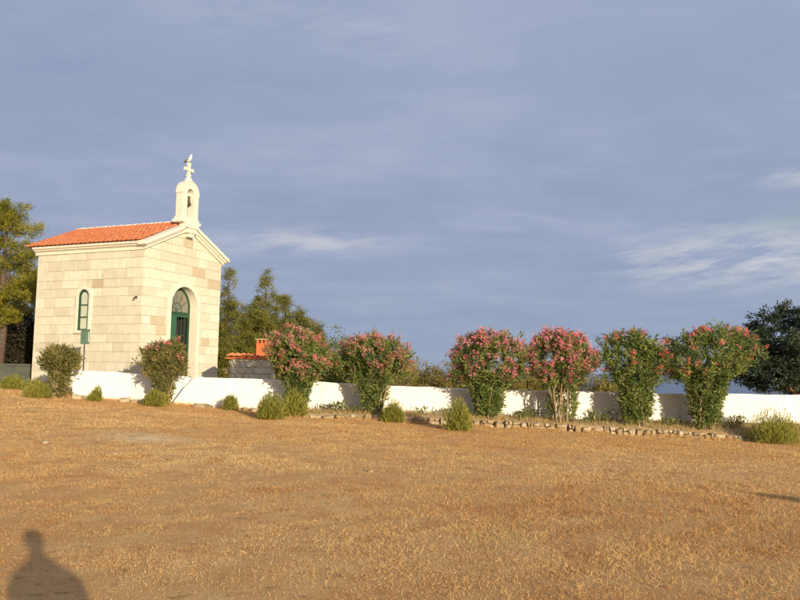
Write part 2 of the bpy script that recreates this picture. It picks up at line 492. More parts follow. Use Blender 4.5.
# ------------------------------------------------------------------ stones
def chamfer_box(sx, sy, sz, c, jit, rnd):
    """box with cut edges: 24 vertices, shaken"""
    v = []; idx = {}
    for ax in range(3):
        for s0 in (-1, 1):
            for s1 in (-1, 1):
                for s2 in (-1, 1):
                    sg = (s0, s1, s2)
                    p = [0, 0, 0]; h = (sx/2, sy/2, sz/2)
                    for k in range(3): p[k] = sg[k]*(h[k] - (0 if k == ax else c))
                    idx[(ax, sg)] = len(v); v.append(p)
    f = []
    for ax in range(3):
        o1, o2 = (ax+1) % 3, (ax+2) % 3
        for s in (-1, 1):
            q = []
            for a, b in ((-1, -1), (1, -1), (1, 1), (-1, 1)):
                sg = [0, 0, 0]; sg[ax] = s; sg[o1] = a; sg[o2] = b; q.append(idx[(ax, tuple(sg))])
            f.append(q if s > 0 else q[::-1])
    for ax in range(3):
        o1, o2 = (ax+1) % 3, (ax+2) % 3
        for a in (-1, 1):
            for b in (-1, 1):
                def sgn(e): 
                    s_ = [0, 0, 0]; s_[ax] = e; s_[o1] = a; s_[o2] = b; return tuple(s_)
                q = [idx[(o1, sgn(-1))], idx[(o1, sgn(1))], idx[(o2, sgn(1))], idx[(o2, sgn(-1))]]
                f.append(q if a*b < 0 else q[::-1])
    for s0 in (-1, 1):
        for s1 in (-1, 1):
            for s2 in (-1, 1):
                sg = (s0, s1, s2); q = [idx[(0, sg)], idx[(1, sg)], idx[(2, sg)]]
                f.append(q if s0*s1*s2 > 0 else q[::-1])
    sh = {}
    for (ax, sg), i in idx.items():
        d = sh.setdefault(sg, [rnd.uniform(-jit, jit) for _ in range(3)])
        v[i] = [v[i][k]+d[k]+rnd.uniform(-jit, jit)*.25 for k in range(3)]
    return v, f
rock_meshes = []
for i in range(9):
    v, f = chamfer_box(1, 1, 1, .13, .14, random)
    me = bpy.data.meshes.new('stone'); me.from_pydata([tuple(p) for p in v], [], [tuple(q) for q in f]); me.materials.append(M['rubble']); me.update()
    rock_meshes.append(me)
def rock(name, loc, size, parent=None, rz=None, **k):
    o = bpy.data.objects.new(name, random.choice(rock_meshes)); COL.objects.link(o)
    o.location = loc; o.scale = size; o.rotation_euler = (random.uniform(-.12, .12), random.uniform(-.12, .12), random.uniform(-.12, .12) if rz is None else rz)
    return put(o, parent, **k)
edging = empty('stone_edging', (0, 0, 0), label='low dry-stone edging along the raised oleander bed', cat='stone edging')
x = -3.5
while x < 17.5:
    w = random.uniform(.14, .40)
    h = float(kerb_h(x+w/2)); g = gz(x+w/2, KERB_Y-.12)
    if random.random() < .6 and h > .15:
        hh = h*random.uniform(.4, .6)
        rock('stone', (x+w/2, KERB_Y-.13+random.uniform(-.04, .02), g+hh/2-.03), (w*.97, .26, hh+.05), edging)
        w2 = w*random.uniform(.4, .62)
        rock('stone', (x+w2/2, KERB_Y-.11+random.uniform(-.03, .02), g+hh+(h-hh)/2), (w2*.96, .24, h-hh), edging)
        rock('stone', (x+w2+(w-w2)/2, KERB_Y-.11+random.uniform(-.03, .02), g+hh+(h-hh)/2-.01), ((w-w2)*.96, .24, (h-hh)*random.uniform(.75, 1.1)), edging)
    else:
        rock('stone', (x+w/2, KERB_Y-.12+random.uniform(-.05, .02), g+h/2-.06), (w*.97, .28, h*random.uniform(.85, 1.12)+.05), edging)
    x += w + random.uniform(0, .05)*(1 if random.random() < .8 else 3)
for i in range(26):          # loose rubble where the edging runs out along the wall foot
    x = random.uniform(-11.3, -3.4); y = random.uniform(26.3, 26.85)
    s = random.uniform(.09, .24)
    rock('loose_stone', (x, y, gz(x, y)+s*.2), (s*1.4, s, s*.8), None, random.uniform(0, 3), label='rough loose stone lying along the foot of the white wall', cat='stone', group='loose stones along the wall foot')
for sx_, sy_, s, lab in ((-14.75, 31.2, .5, 'pale boulder at the rear corner of the chapel'), (-.44, 12.2, .07, 'small pale pebble lying alone on the dry grass'), (-6.7, 14.6, .09, 'small flat stone beside the bare sandy patch')):
    rock('boulder' if s > .3 else 'pebble', (sx_, sy_, gz(sx_, sy_)+s*.2), (s*1.2, s, s*.7), None, .5, label=lab, cat='stone')

# ------------------------------------------------------------------ chapel
CZ = .60; W2 = 2.5; LEN = 5.76; HE = 5.76; GA = 6.88
chapel = empty('chapel', (-9.168, 32.075, CZ), math.atan2(.9236, .3834),
               label='small limestone chapel with orange tiled roof and a bell gable', cat='chapel')
def gable_w(z): return 9 if z <= HE else W2*(GA-z)/(GA-HE)
def hw(z, R_, z0, sp):
    if z < z0 or z > sp+R_: return 0
    return R_ if z <= sp else math.sqrt(max(0, R_*R_-(z-sp)**2))
DOOR = dict(c=0.0, r=.85, z0=0.0, sp=3.58)
WIN = dict(c=3.05, r=.29, z0=2.46, sp=3.86)
def span_poly(s0, s1, z0, z1, gable, op, grow, n=9):
    zs = np.linspace(z0, z1, n); L, Rr = [], []
    for z in zs:
        l, r = s0, s1
        if gable: w = gable_w(z); l = max(l, -w); r = min(r, w)
        if op:
            h = hw(z, op['r']+grow, op['z0']-grow, op['sp'])
            if h > 0:
                if (s0+s1)/2 < op['c']: r = min(r, op['c']-h)
                else: l = max(l, op['c']+h)
        if r-l > .015: L.append((l, z)); Rr.append((r, z))
    if len(L) < 2: return None
    def simp(P):
        q = [P[0]]
        for i in range(1, len(P)-1):
            a = (P[i][0]-q[-1][0])*(P[i+1][1]-q[-1][1])-(P[i+1][0]-q[-1][0])*(P[i][1]-q[-1][1])
            if abs(a) > 1e-5: q.append(P[i])
        q.append(P[-1]); return q
    poly = simp(L)+simp(Rr)[::-1]
    ar = abs(sum(poly[i][0]*poly[(i+1) % len(poly)][1]-poly[(i+1) % len(poly)][0]*poly[i][1] for i in range(len(poly))))/2
    return poly if ar > .018 else None
def courses(top):
    z = 0; out_ = []
    while z < top-.05:
        h = random.uniform(.345, .42)
        if top-z-h < .2: h = top-z
        out_.append((z, min(top, z+h))); z += h
    return out_
def blocks(part, s0, s1, rows_, gable, op, mapf, quoin):
    for ri, (z0, z1) in enumerate(rows_):
        s = s0; first = True
        while s < s1-.01:
            w = random.uniform(.5, 1.05)
            if first: w = (.42 if ri % 2 else .78); first = False
            if s1-s-w < .35: w = s1-s
            ivs = [(s, s+w)]
            if op and s < op['c'] < s+w and z1 > op['z0']-.1 and z0 < op['sp']+op['r']+.1: ivs = [(s, op['c']), (op['c'], s+w)]
            for a, b in ivs:
                g = .0055
                poly = span_poly(a+g, b-g, z0+g, z1-g, gable, op, .09)
                if not poly: continue
                cx = sum(p[0] for p in poly)/len(poly); cz = sum(p[1] for p in poly)/len(poly)
                dpt = .020+random.uniform(-.005, .007)
                def inset(p, q=.010):
                    dx, dz = p[0]-cx, p[1]-cz; l = math.hypot(dx, dz); t = max(0, (l-q*1.4)/l); return cx+dx*t, cz+dz*t
                n = len(poly)
                v = [mapf(*p, -.02) for p in poly]+[mapf(*p, dpt-.010) for p in poly]+[mapf(*inset(p), dpt) for p in poly]
                f = [tuple(range(n-1, -1, -1)), tuple(range(2*n, 3*n))]
                for i in range(n):
                    j = (i+1) % n; f += [(i, j, n+j, n+i), (n+i, n+j, 2*n+j, 2*n+i)]
                tan = random.random() < .05
                obj('stone_block', v, f, M['stone_tan'] if tan else M['stone'], part)
            s += w
def fix_normals(o):
    import bmesh
    b = bmesh.new(); b.from_mesh(o.data); bmesh.ops.recalc_face_normals(b, faces=b.faces); b.to_mesh(o.data); b.free(); return o
FT = .016        # blocks stand this far outside the core
# cores
def core_front():
    m = MB()
    for a, b in ((-W2+FT, 0), (0, W2-FT)):
        p = span_poly(a, b, 0, GA-.02, True, DOOR, .06, 60)
        m.prism(p, lambda q: (q[0], .42, q[1]), lambda q: (q[0], FT, q[1]))
    return fix_normals(m.build('front_wall', M['mortar'], chapel))
def core_side():
    m = MB()
    for a, b in ((.42, WIN['c']), (WIN['c'], LEN-.0)):
        p = span_poly(a, b, 0, HE, False, WIN, .05, 60)
        m.prism(p, lambda q: (-W2+.42, q[0], q[1]), lambda q: (-W2+FT, q[0], q[1]))
    # the sill part under and over the window is left open by the split; fill below and above
    return fix_normals(m.build('side_wall', M['mortar'], chapel))
front = core_front(); side = core_side()
rows_ = courses(HE)
gable_rows = courses(GA-HE)
blocks(front, -W2, W2, rows_, False, DOOR, lambda s, z, d: (s, FT-d, z), True)
blocks(front, -W2, W2, [(a+HE, b+HE) for a, b in gable_rows], True, None, lambda s, z, d: (s, FT-d, z), True)
blocks(side, .0+.052, LEN, rows_, False, WIN, lambda s, z, d: (-W2+FT-d, s, z), True)
MB().box((W2-.42, .43, 0), (W2, LEN-.43, HE)).build('far_side_wall', M['stone'], chapel)
m = MB(); m.prism([(-W2+.01, 0), (W2, 0), (W2, HE), (0, GA), (-W2+.01, HE)], lambda q: (q[0], LEN, q[1]), lambda q: (q[0], LEN-.4, q[1]))
fix_normals(m.build('rear_wall', M['stone'], chapel))
MB().box((-W2+.43, .43, -.3), (W2-.43, LEN-.41, .04)).build('chapel_floor', M['plaster_in'], chapel)
MB().box((-W2-.06, -.06, -.6), (W2+.06, LEN+.05, .03)).build('plinth', M['stone'], chapel)

# eaves cornice along both sides
for sgn in (-1, 1):
    m = MB(); prof = [(0, -.10), (.06, -.10), (.06, .02), (.11, .05), (.16, .07), (.16, .11), (.24, .14), (.24, .235), (0, .235)]
    P = [(sgn*(W2+a), HE+.002+b) for a, b in prof]
    m.prism(P, lambda q: (q[0], .0, q[1]), lambda q: (q[0], LEN+.1, q[1]))
    fix_normals(m.build('eaves_cornice', M['trim'], chapel))
# roof
ro = empty('roof', (0, 0, 0), parent=chapel)
EZ, RZ, EX = 5.99, 7.22, 2.82
sl = math.hypot(EX, RZ-EZ); nxs, nzs = (RZ-EZ)/sl, EX/sl
m = MB()
m.prism([(-EX+.10, EZ+.02), (0, RZ-.02), (EX-.10, EZ+.02), (EX-.10, EZ+.006), (0, RZ-.09), (-EX+.10, EZ+.006)], lambda q: (q[0], .12, q[1]), lambda q: (q[0], LEN+.34, q[1]))
fix_normals(m.build('roof_deck', M['tile'], ro))
m = MB()
ROW = .36; nrow = int(sl/ROW)+1
for sgn in (-1, 1):
    for ci in range(int((LEN+.25)/.235)+1):
        yc = .2+ci*.235
        for r in range(nrow):
            t0 = r*ROW-.03; t1 = min(sl, t0+ROW+.08)
            jy = random.uniform(-.008, .008); jn = random.uniform(0, .010)
            v = []; seg = 5
            for t, rad, up_ in ((t0, .088, .052+jn), (t1, .072, .012)):
                for k in range(seg+1):
                    a = math.pi*k/seg
                    yy = yc+jy+rad*math.cos(a); n_ = up_+rad*.8*math.sin(a)-.012
                    v.append((sgn*(-EX+t*EX/sl+0)+sgn*(-nxs)*n_, yy, EZ+t*(RZ-EZ)/sl+n_*nzs))
            f = [(k, k+1, seg+2+k, seg+1+k) for k in range(seg)]+[tuple(range(seg+1))]
            m.add(v, f)
m.build('roof_tiles', M['tile'], ro, kind='stuff')
m = MB()
for i in range(14):
    y0 = .15+i*.432
    if y0 > LEN+.2: break
    v = []
    for yy, rad in ((y0, .135), (y0+.47, .115)):
        for k in range(7):
            a = math.pi*k/6; v.append((rad*math.cos(a)*1.1, yy, RZ-.02+rad*math.sin(a)))
    m.add(v, [(k, k+1, 8+k, 7+k) for k in range(6)]+[tuple(range(7))])
m.build('ridge_tiles', M['trim'], ro, kind='stuff')
# raking cornices of the street gable
for sgn in (-1, 1):
    m = MB(); e0 = (sgn*(W2+.26), 5.96); a0 = (0, 7.20)
    dx, dz = a0[0]-e0[0], a0[1]-e0[1]; l = math.hypot(dx, dz)
    off = lambda p, k: (p[0], p[1]-k)
    for (k0, k1, ya, yb) in ((-.02, .13, -.26, .2), (.13, .22, -.17, .13), (.22, .34, -.10, .04)):
        sh_ = 0 if k0 < 0 else (k0*.9)
        e = (e0[0]-sgn*sh_*.9, e0[1]+(dz/l)*sh_*.9/abs(dx/l)*abs(dx/l))
        poly = [off(e, k1), off(a0, k1), off(a0, k0), off(e, k0)]
        m.prism(poly, lambda q, yb=yb: (q[0], yb, q[1]), lambda q, ya=ya: (q[0], ya, q[1]))
    fix_normals(m.build('gable_cornice', M['trim'], chapel))
# corbel under the bell gable
m = MB(); m.box((-.50, -.34, 6.92), (.34, .05, 7.12)); m.box((-.30, -.29, 6.72), (.30, .05, 6.92)); m.box((-.18, -.24, 6.55), (.18, .05, 6.72))
m.build('corbel', M['trim'], chapel)
# bell gable
BY0, BY1 = -.20, .12
BX = -.12
bg_ = MB()
bg_.box((-.66+BX, -.28, 7.12), (.66+BX, .20, 7.24)); bg_.prism([(-.62+BX, 7.241), (.62+BX, 7.241), (.545+BX, 7.38), (-.545+BX, 7.38)], lambda q: (q[0], .15, q[1]), lambda q: (q[0], -.23, q[1]))
bg_.arch(.215, .54, 7.38, 8.42, BY0, BY1, BX)
bg_.arch(.545, .57, 8.38, 8.42, BY0-.015, BY1+.015, BX)
bg_.lathe([(.20, 8.94), (.16, 9.06), (.09, 9.14), (.09, 9.22)], (BX, -.04, 0), 10)
bell_gable = fix_normals(bg_.build('bell_gable', M['trim'], chapel))
m = MB(); m.lathe([(.0, 8.34), (.05, 8.34), (.085, 8.30), (.10, 8.18), (.125, 8.06), (.165, 7.98), (.165, 7.96)], (BX, -.04, 0), 14)
m.tube([(BX, -.04, 8.0), (BX, -.04, 7.87)], [.012, .03], 6)
m.build('bell', M['bronze'], bell_gable, smooth=False)
m = MB(); m.box((-.225+BX, -.09, 8.34), (.225+BX, .01, 8.43)); m.build('bell_yoke', M['trim'], bell_gable)
m = MB()
m.box((-.05+BX, -.09, 9.2), (.05+BX, .01, 9.74)); m.box((-.23+BX, -.085, 9.44), (-.052+BX, .005, 9.54)); m.box((.052+BX, -.085, 9.44), (.23+BX, .005, 9.54))
for cx, cz in ((-.21+BX, 9.49), (.21+BX, 9.49), (BX, 9.72)):
    m.box((cx-.065, -.095, cz-.07), (cx+.065, .015, cz+.07))
m.box((-.085+BX, -.11, 9.2), (.085+BX, .03, 9.27))
m.build('cross', M['trim'], bell_gable)

# door
m = MB(); m.arch(DOOR['r'], DOOR['r']+.21, .0, DOOR['sp'], -.035, .36, 0, 24)
m.box((-1.09, -.05, 3.50), (-.852, -.036, 3.60)); m.box((.852, -.05, 3.50), (1.09, -.036, 3.60))
fix_normals(m.build('door_surround', M['trim'], chapel))
door = empty('door', (0, .36, 0), parent=chapel)
m = MB(); m.arch(DOOR['r']-.08, DOOR['r'], .05, DOOR['sp'], 0, .08, 0, 24); m.box((-.85+.082, .01, 3.26), (.85-.082, .075, 3.38))
fix_normals(m.build('door_frame', M['green'], door))
rr = DOOR['r']-.08
m = MB(); pts = [(-rr, 3.381)]+[(-rr*math.cos(math.pi*k/20), DOOR['sp']+rr*math.sin(math.pi*k/20)) for k in range(21)]+[(rr, 3.381)]
m.prism(pts, lambda q: (q[0]*.995, .05, q[1]-.001), lambda q: (q[0]*.995, .04, q[1]-.001)); fix_normals(m.build('fanlight_pane', M['darkpane'], door))
for k in range(1, 6):
    a = math.pi*k/6; m = MB()
    m.tube([(0, .03, 3.40), (rr*math.cos(a)*.98, .03, DOOR['sp']-.19+(rr+.17)*math.sin(a)*.97)], .014, 5); m.build('fanlight_bar', M['green'], door)
m = MB(); m.arch(.30, .325, 3.39, 3.45, .018, .038, 0, 14); fix_normals(m.build('fanlight_ring', M['green'], door))
def leaf(x0, x1, name, mat):
    m = MB(); m.box((x0, .02, .08), (x1, .06, 3.25))
    for a, b in ((.25, 1.0), (1.15, 2.0), (2.15, 3.1)):
        w = (x1-x0)*.16; m.box((x0+w, .008, a), (x1-w, .019, b)); m.box((x0+w*1.7, 0, a+.07), (x1-w*1.7, .0075, b-.07))
    return m.build(name, mat, door)
leaf(-.765, -.05, 'door_leaf', M['green_light'])
m = MB(); m.box((-.048, .0, .08), (.0, .07, 3.255)); m.box((.002, .015, 3.17), (.765, .06, 3.25)); m.build('door_mullion', M['green_light'], door)
# the other leaf stands open inwards
m = MB(); m.box((.70, .10, .08), (.75, .80, 3.2))
for a, b in ((.25, 1.0), (1.15, 2.0), (2.15, 3.05)): m.box((.685, .2, a), (.698, .7, b))
m.build('open_door_leaf', M['iron'], door)
for k in range(3):
    m = MB(); xk = .17+k*.19; m.tube([(xk, .05, .08), (xk, .05, 3.17)], .010, 5); m.build('grille_bar', M['iron'], door)
m = MB(); m.box((.0, .035, 1.2), (.70, .065, 1.26)); m.build('grille_rail', M['iron'], door)
m = MB(); m.box((-1.3, -.62, -.25), (1.3, -.07, -.02)); m.box((-1.12, -.36, -.02), (1.12, -.07, .1)); m.build('doorstep', M['trim'], chapel)

# side window
rotw = lambda x, y, z: (-W2+FT+y, WIN['c']-x, z)
m = MB(); m.arch(WIN['r'], WIN['r']+.12, WIN['z0'], WIN['sp'], -.085, .2, 0, 18, rotw)
for a, b in (((-.43, -.105, WIN['z0']-.12), (.43, .2, WIN['z0']-.001)),):
    v0 = rotw(*a); v1 = rotw(*b); m.box(tuple(min(p, q) for p, q in zip(v0, v1)), tuple(max(p, q) for p, q in zip(v0, v1)))
fix_normals(m.build('window_surround', M['trim'], chapel))
win_ = empty('window', (0, 0, 0), parent=chapel)
m = MB(); m.arch(WIN['r']-.10, WIN['r']-.001, WIN['z0'], WIN['sp'], -.03, .04, 0, 18, rotw)
def wbox(mm, a, b):
    v0 = rotw(*a); v1 = rotw(*b); mm.box(tuple(min(p, q) for p, q in zip(v0, v1)), tuple(max(p, q) for p, q in zip(v0, v1)))
ww = WIN['r']-.101
wbox(m, (-ww, -.025, WIN['z0']), (ww, .04, WIN['z0']+.07))
for zz in (2.98, 3.48): wbox(m, (-ww, -.022, zz), (ww, .03, zz+.048))
fix_normals(m.build('window_frame', M['green'], win_))
for z0_, z1_ in ((2.532, 2.978), (3.027, 3.478)):
    m = MB(); wbox(m, (-ww, .008, z0_), (ww, .02, z1_)); m.build('pane', M['pane'], win_)
m = MB(); pts = [(-ww, 3.527)]+[(-ww*math.cos(math.pi*k/14), WIN['sp']+ww*math.sin(math.pi*k/14)) for k in range(15)]+[(ww, 3.527)]
m.prism(pts, lambda q: rotw(q[0], .02, q[1]), lambda q: rotw(q[0], .008, q[1])); fix_normals(m.build('pane', M['pane'], win_))
# lamp bracket near the corner
m = MB(); xb = -W2-.012
m.tube([(xb, .34, 3.76), (xb-.07, .34, 3.78), (xb-.16, .30, 3.76)], .012, 6); m.box((xb-.015, .31, 3.71), (xb+.01, .37, 3.81))
m.lathe([(.012, 3.76), (.035, 3.74), (.05, 3.69), (.046, 3.685)], (xb-.16, .30, 0), 8)
m.build('wall_lamp', M['bronze'], chapel)
# small vent at the foot of the front
m = MB(); m.box((1.34, -.022, .78), (1.46, .01, .90)); m.build('vent', M['mortar'], chapel)

# gull perched on the cross
g = Vector((BX, -.04, 9.795)); gw = chapel.matrix_basis @ g
gull = empty('gull', gw, R(-25), label='white bird with grey wings perched on the cross of the bell gable', cat='bird')
mb = MB()
def ell_tube(pts, rad, seg=8):
    m_ = MB(); m_.tube(pts, rad, seg); return m_
b = ell_tube([(-.20, 0, .06), (-.14, 0, .085), (-.05, 0, .12), (.03, 0, .16), (.075, 0, .22), (.085, 0, .28), (.105, 0, .325), (.135, 0, .335), (.15, 0, .33)],
             [.015, .045, .075, .08, .065, .045, .045, .030, .010], 8)
b.build('body', plain('white_feathers', (.80, .79, .76), .7, .05), gull, smooth=True)
gm = plain('grey_feathers', (.22, .21, .21), .7, .15)
for s_ in (-1, 1):
    b = MB(); b.tube([(.03, .068*s_, .17), (-.06, .080*s_, .135), (-.16, .055*s_, .085), (-.27, .02*s_, .05)], [.03, .048, .035, .006], 6); b.build('wing', gm, gull, smooth=True)
    b = MB(); b.tube([(-.02, .03*s_, .085), (-.01, .03*s_, .0)], .007, 5); b.build('leg', plain('bird_leg', (.5, .35, .2), .6, .1), gull)
b = MB(); b.tube([(.15, 0, .33), (.20, 0, .318)], [.012, .004], 5); b.build('beak', plain('yellow_beak', (.6, .4, .05), .5, .1), gull)

# ------------------------------------------------------------------ barbecue hut behind the wall
OY = 30.6
pale_rocks = []
for me in rock_meshes[:5]:
    c_ = me.copy(); c_.materials.clear(); c_.materials.append(M['stone']); pale_rocks.append(c_)
def pale_rock(): return random.choice(pale_rocks)
oven = empty('stone_oven', (-5.9, OY, gz(-5.9, OY)), R(6), label='small stone barbecue with tiled roof and red brick chimney behind the wall', cat='oven')
og = gz(-5.9, OY)
def rel(z): return z-og
m = MB(); m.box((-.78, -.5, -.2), (.85, .9, rel(1.98)))
m.build('masonry', M['trim'], oven)
for ri in range(8):
    z0 = -.1+ri*.26; s = -.80
    if z0 > rel(1.9): break
    while s < .84:
        w = random.uniform(.2, .42); w = min(w, .87-s)
        if w > .08: rock('stone', (s+w/2, -.52, z0+.13), (w*.96, .12, .25), oven).data = pale_rock()
        s += w
    s = -.5
    while s < .86:
        w = random.uniform(.25, .45); w = min(w, .9-s)
        if w > .08: rock('stone', (-.79, s+w/2, z0+.13), (.12, w*.96, .25), oven).data = pale_rock()
        s += w
ore = empty('roof', (0, 0, rel(1.98)), parent=oven)
m = MB(); m.prism([(-.98, .0), (1.02, .0), (1.02, .10), (.0, .10), (-.98, .05)], lambda q: (q[0], 1.0, q[1]+.10), lambda q: (q[0], -.66, q[1]))
fix_normals(m.build('roof_deck', M['brick'], ore))
m = MB()
for ci in range(9):
    xc = -.88+ci*.225
    for r in range(5):
        t0 = -.70+r*.34; t1 = t0+.4; v = []; seg = 5
        for t, rad, u_ in ((t0, .09, .03), (t1, .075, 0)):
            zb = .10+(t+.66)*.10/1.66
            for k in range(seg+1):
                a = math.pi*k/seg; v.append((xc+rad*math.cos(a), t, zb+u_+rad*.8*math.sin(a)-.01))
        m.add(v, [(k, k+1, seg+2+k, seg+1+k) for k in range(seg)]+[tuple(range(seg+1))])
m.build('roof_tiles', M['tile'], ore, kind='stuff')
ch = empty('chimney', (.42, .0, rel(2.0)), parent=oven)
m = MB(); m.box((-.27, -.28, -.1), (.29, .28, .62)); m.build('chimney_stack', M['brick'], ch)
for cx in (-.22, -.06, .09, .24):
    for cy in (-.23, .23):
        m = MB(); m.box((cx-.04, cy-.04, .621), (cx+.04, cy+.04, .76)); m.build('chimney_pier', M['brick'], ch)
m = MB(); m.box((-.2, -.17, .621), (.22, .17, .75)); m.build('flue', M['flue_dark'], ch)  # dark core filling the gaps between the chimney piers
m = MB(); m.box((-.32, -.33, .761), (.34, .33, .80)); m.build('chimney_cap', M['rubble'], ch)
m = MB(); m.box((-1.12, -.45, rel(1.52)), (-.86, .3, rel(1.58))); m.box((-1.02, -.4, rel(1.38)), (-.86, -.3, rel(1.519))); m.build('side_shelf', M['rubble'], oven)

# ------------------------------------------------------------------ sign on a post
sg = empty('sign_post', (-11.66, 28.1, gz(-11.66, 28.1)), R(18), label='small dark green notice box on a thin post before the chapel side', cat='sign')
gg = gz(-11.66, 28.1)
m = MB(); m.tube([(0, 0, -.2), (-.01, 0, 2.46-gg)], .022, 8); m.build('post', M['iron'], sg)
m = MB(); m.box((-.15, -.05, 2.42-gg), (.15, .05, 2.93-gg)); m.box((-.17, -.075, 2.931-gg), (.17, .07, 2.97-gg)); m.build('notice_box', M['green'], sg)
m = MB(); m.box((.03, -.062, 2.5-gg), (.12, -.052, 2.86-gg)); m.build('notice_pane', M['green_light'], sg)
m = MB(); m.box((.122, -.064, 2.5-gg), (.135, -.051, 2.86-gg)); m.build('notice_edge', M['whitewash'], sg)

# ------------------------------------------------------------------ low wall by the pines, shade painted into its grey
lw = empty('low_wall', (-19.6, 33.9, 0), R(-6), label='low wall with a thin rail, painted shade-dark grey, left of the chapel', cat='wall')
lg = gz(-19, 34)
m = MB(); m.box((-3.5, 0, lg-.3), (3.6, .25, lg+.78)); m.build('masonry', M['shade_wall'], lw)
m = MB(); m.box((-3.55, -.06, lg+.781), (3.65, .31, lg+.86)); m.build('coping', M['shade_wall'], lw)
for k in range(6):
    m = MB(); xk = -3.2+k*1.3; m.box((xk, -.045, lg-.3), (xk+.22, -.002, lg+.775)); m.build('pier', M['shade_wall'], lw)

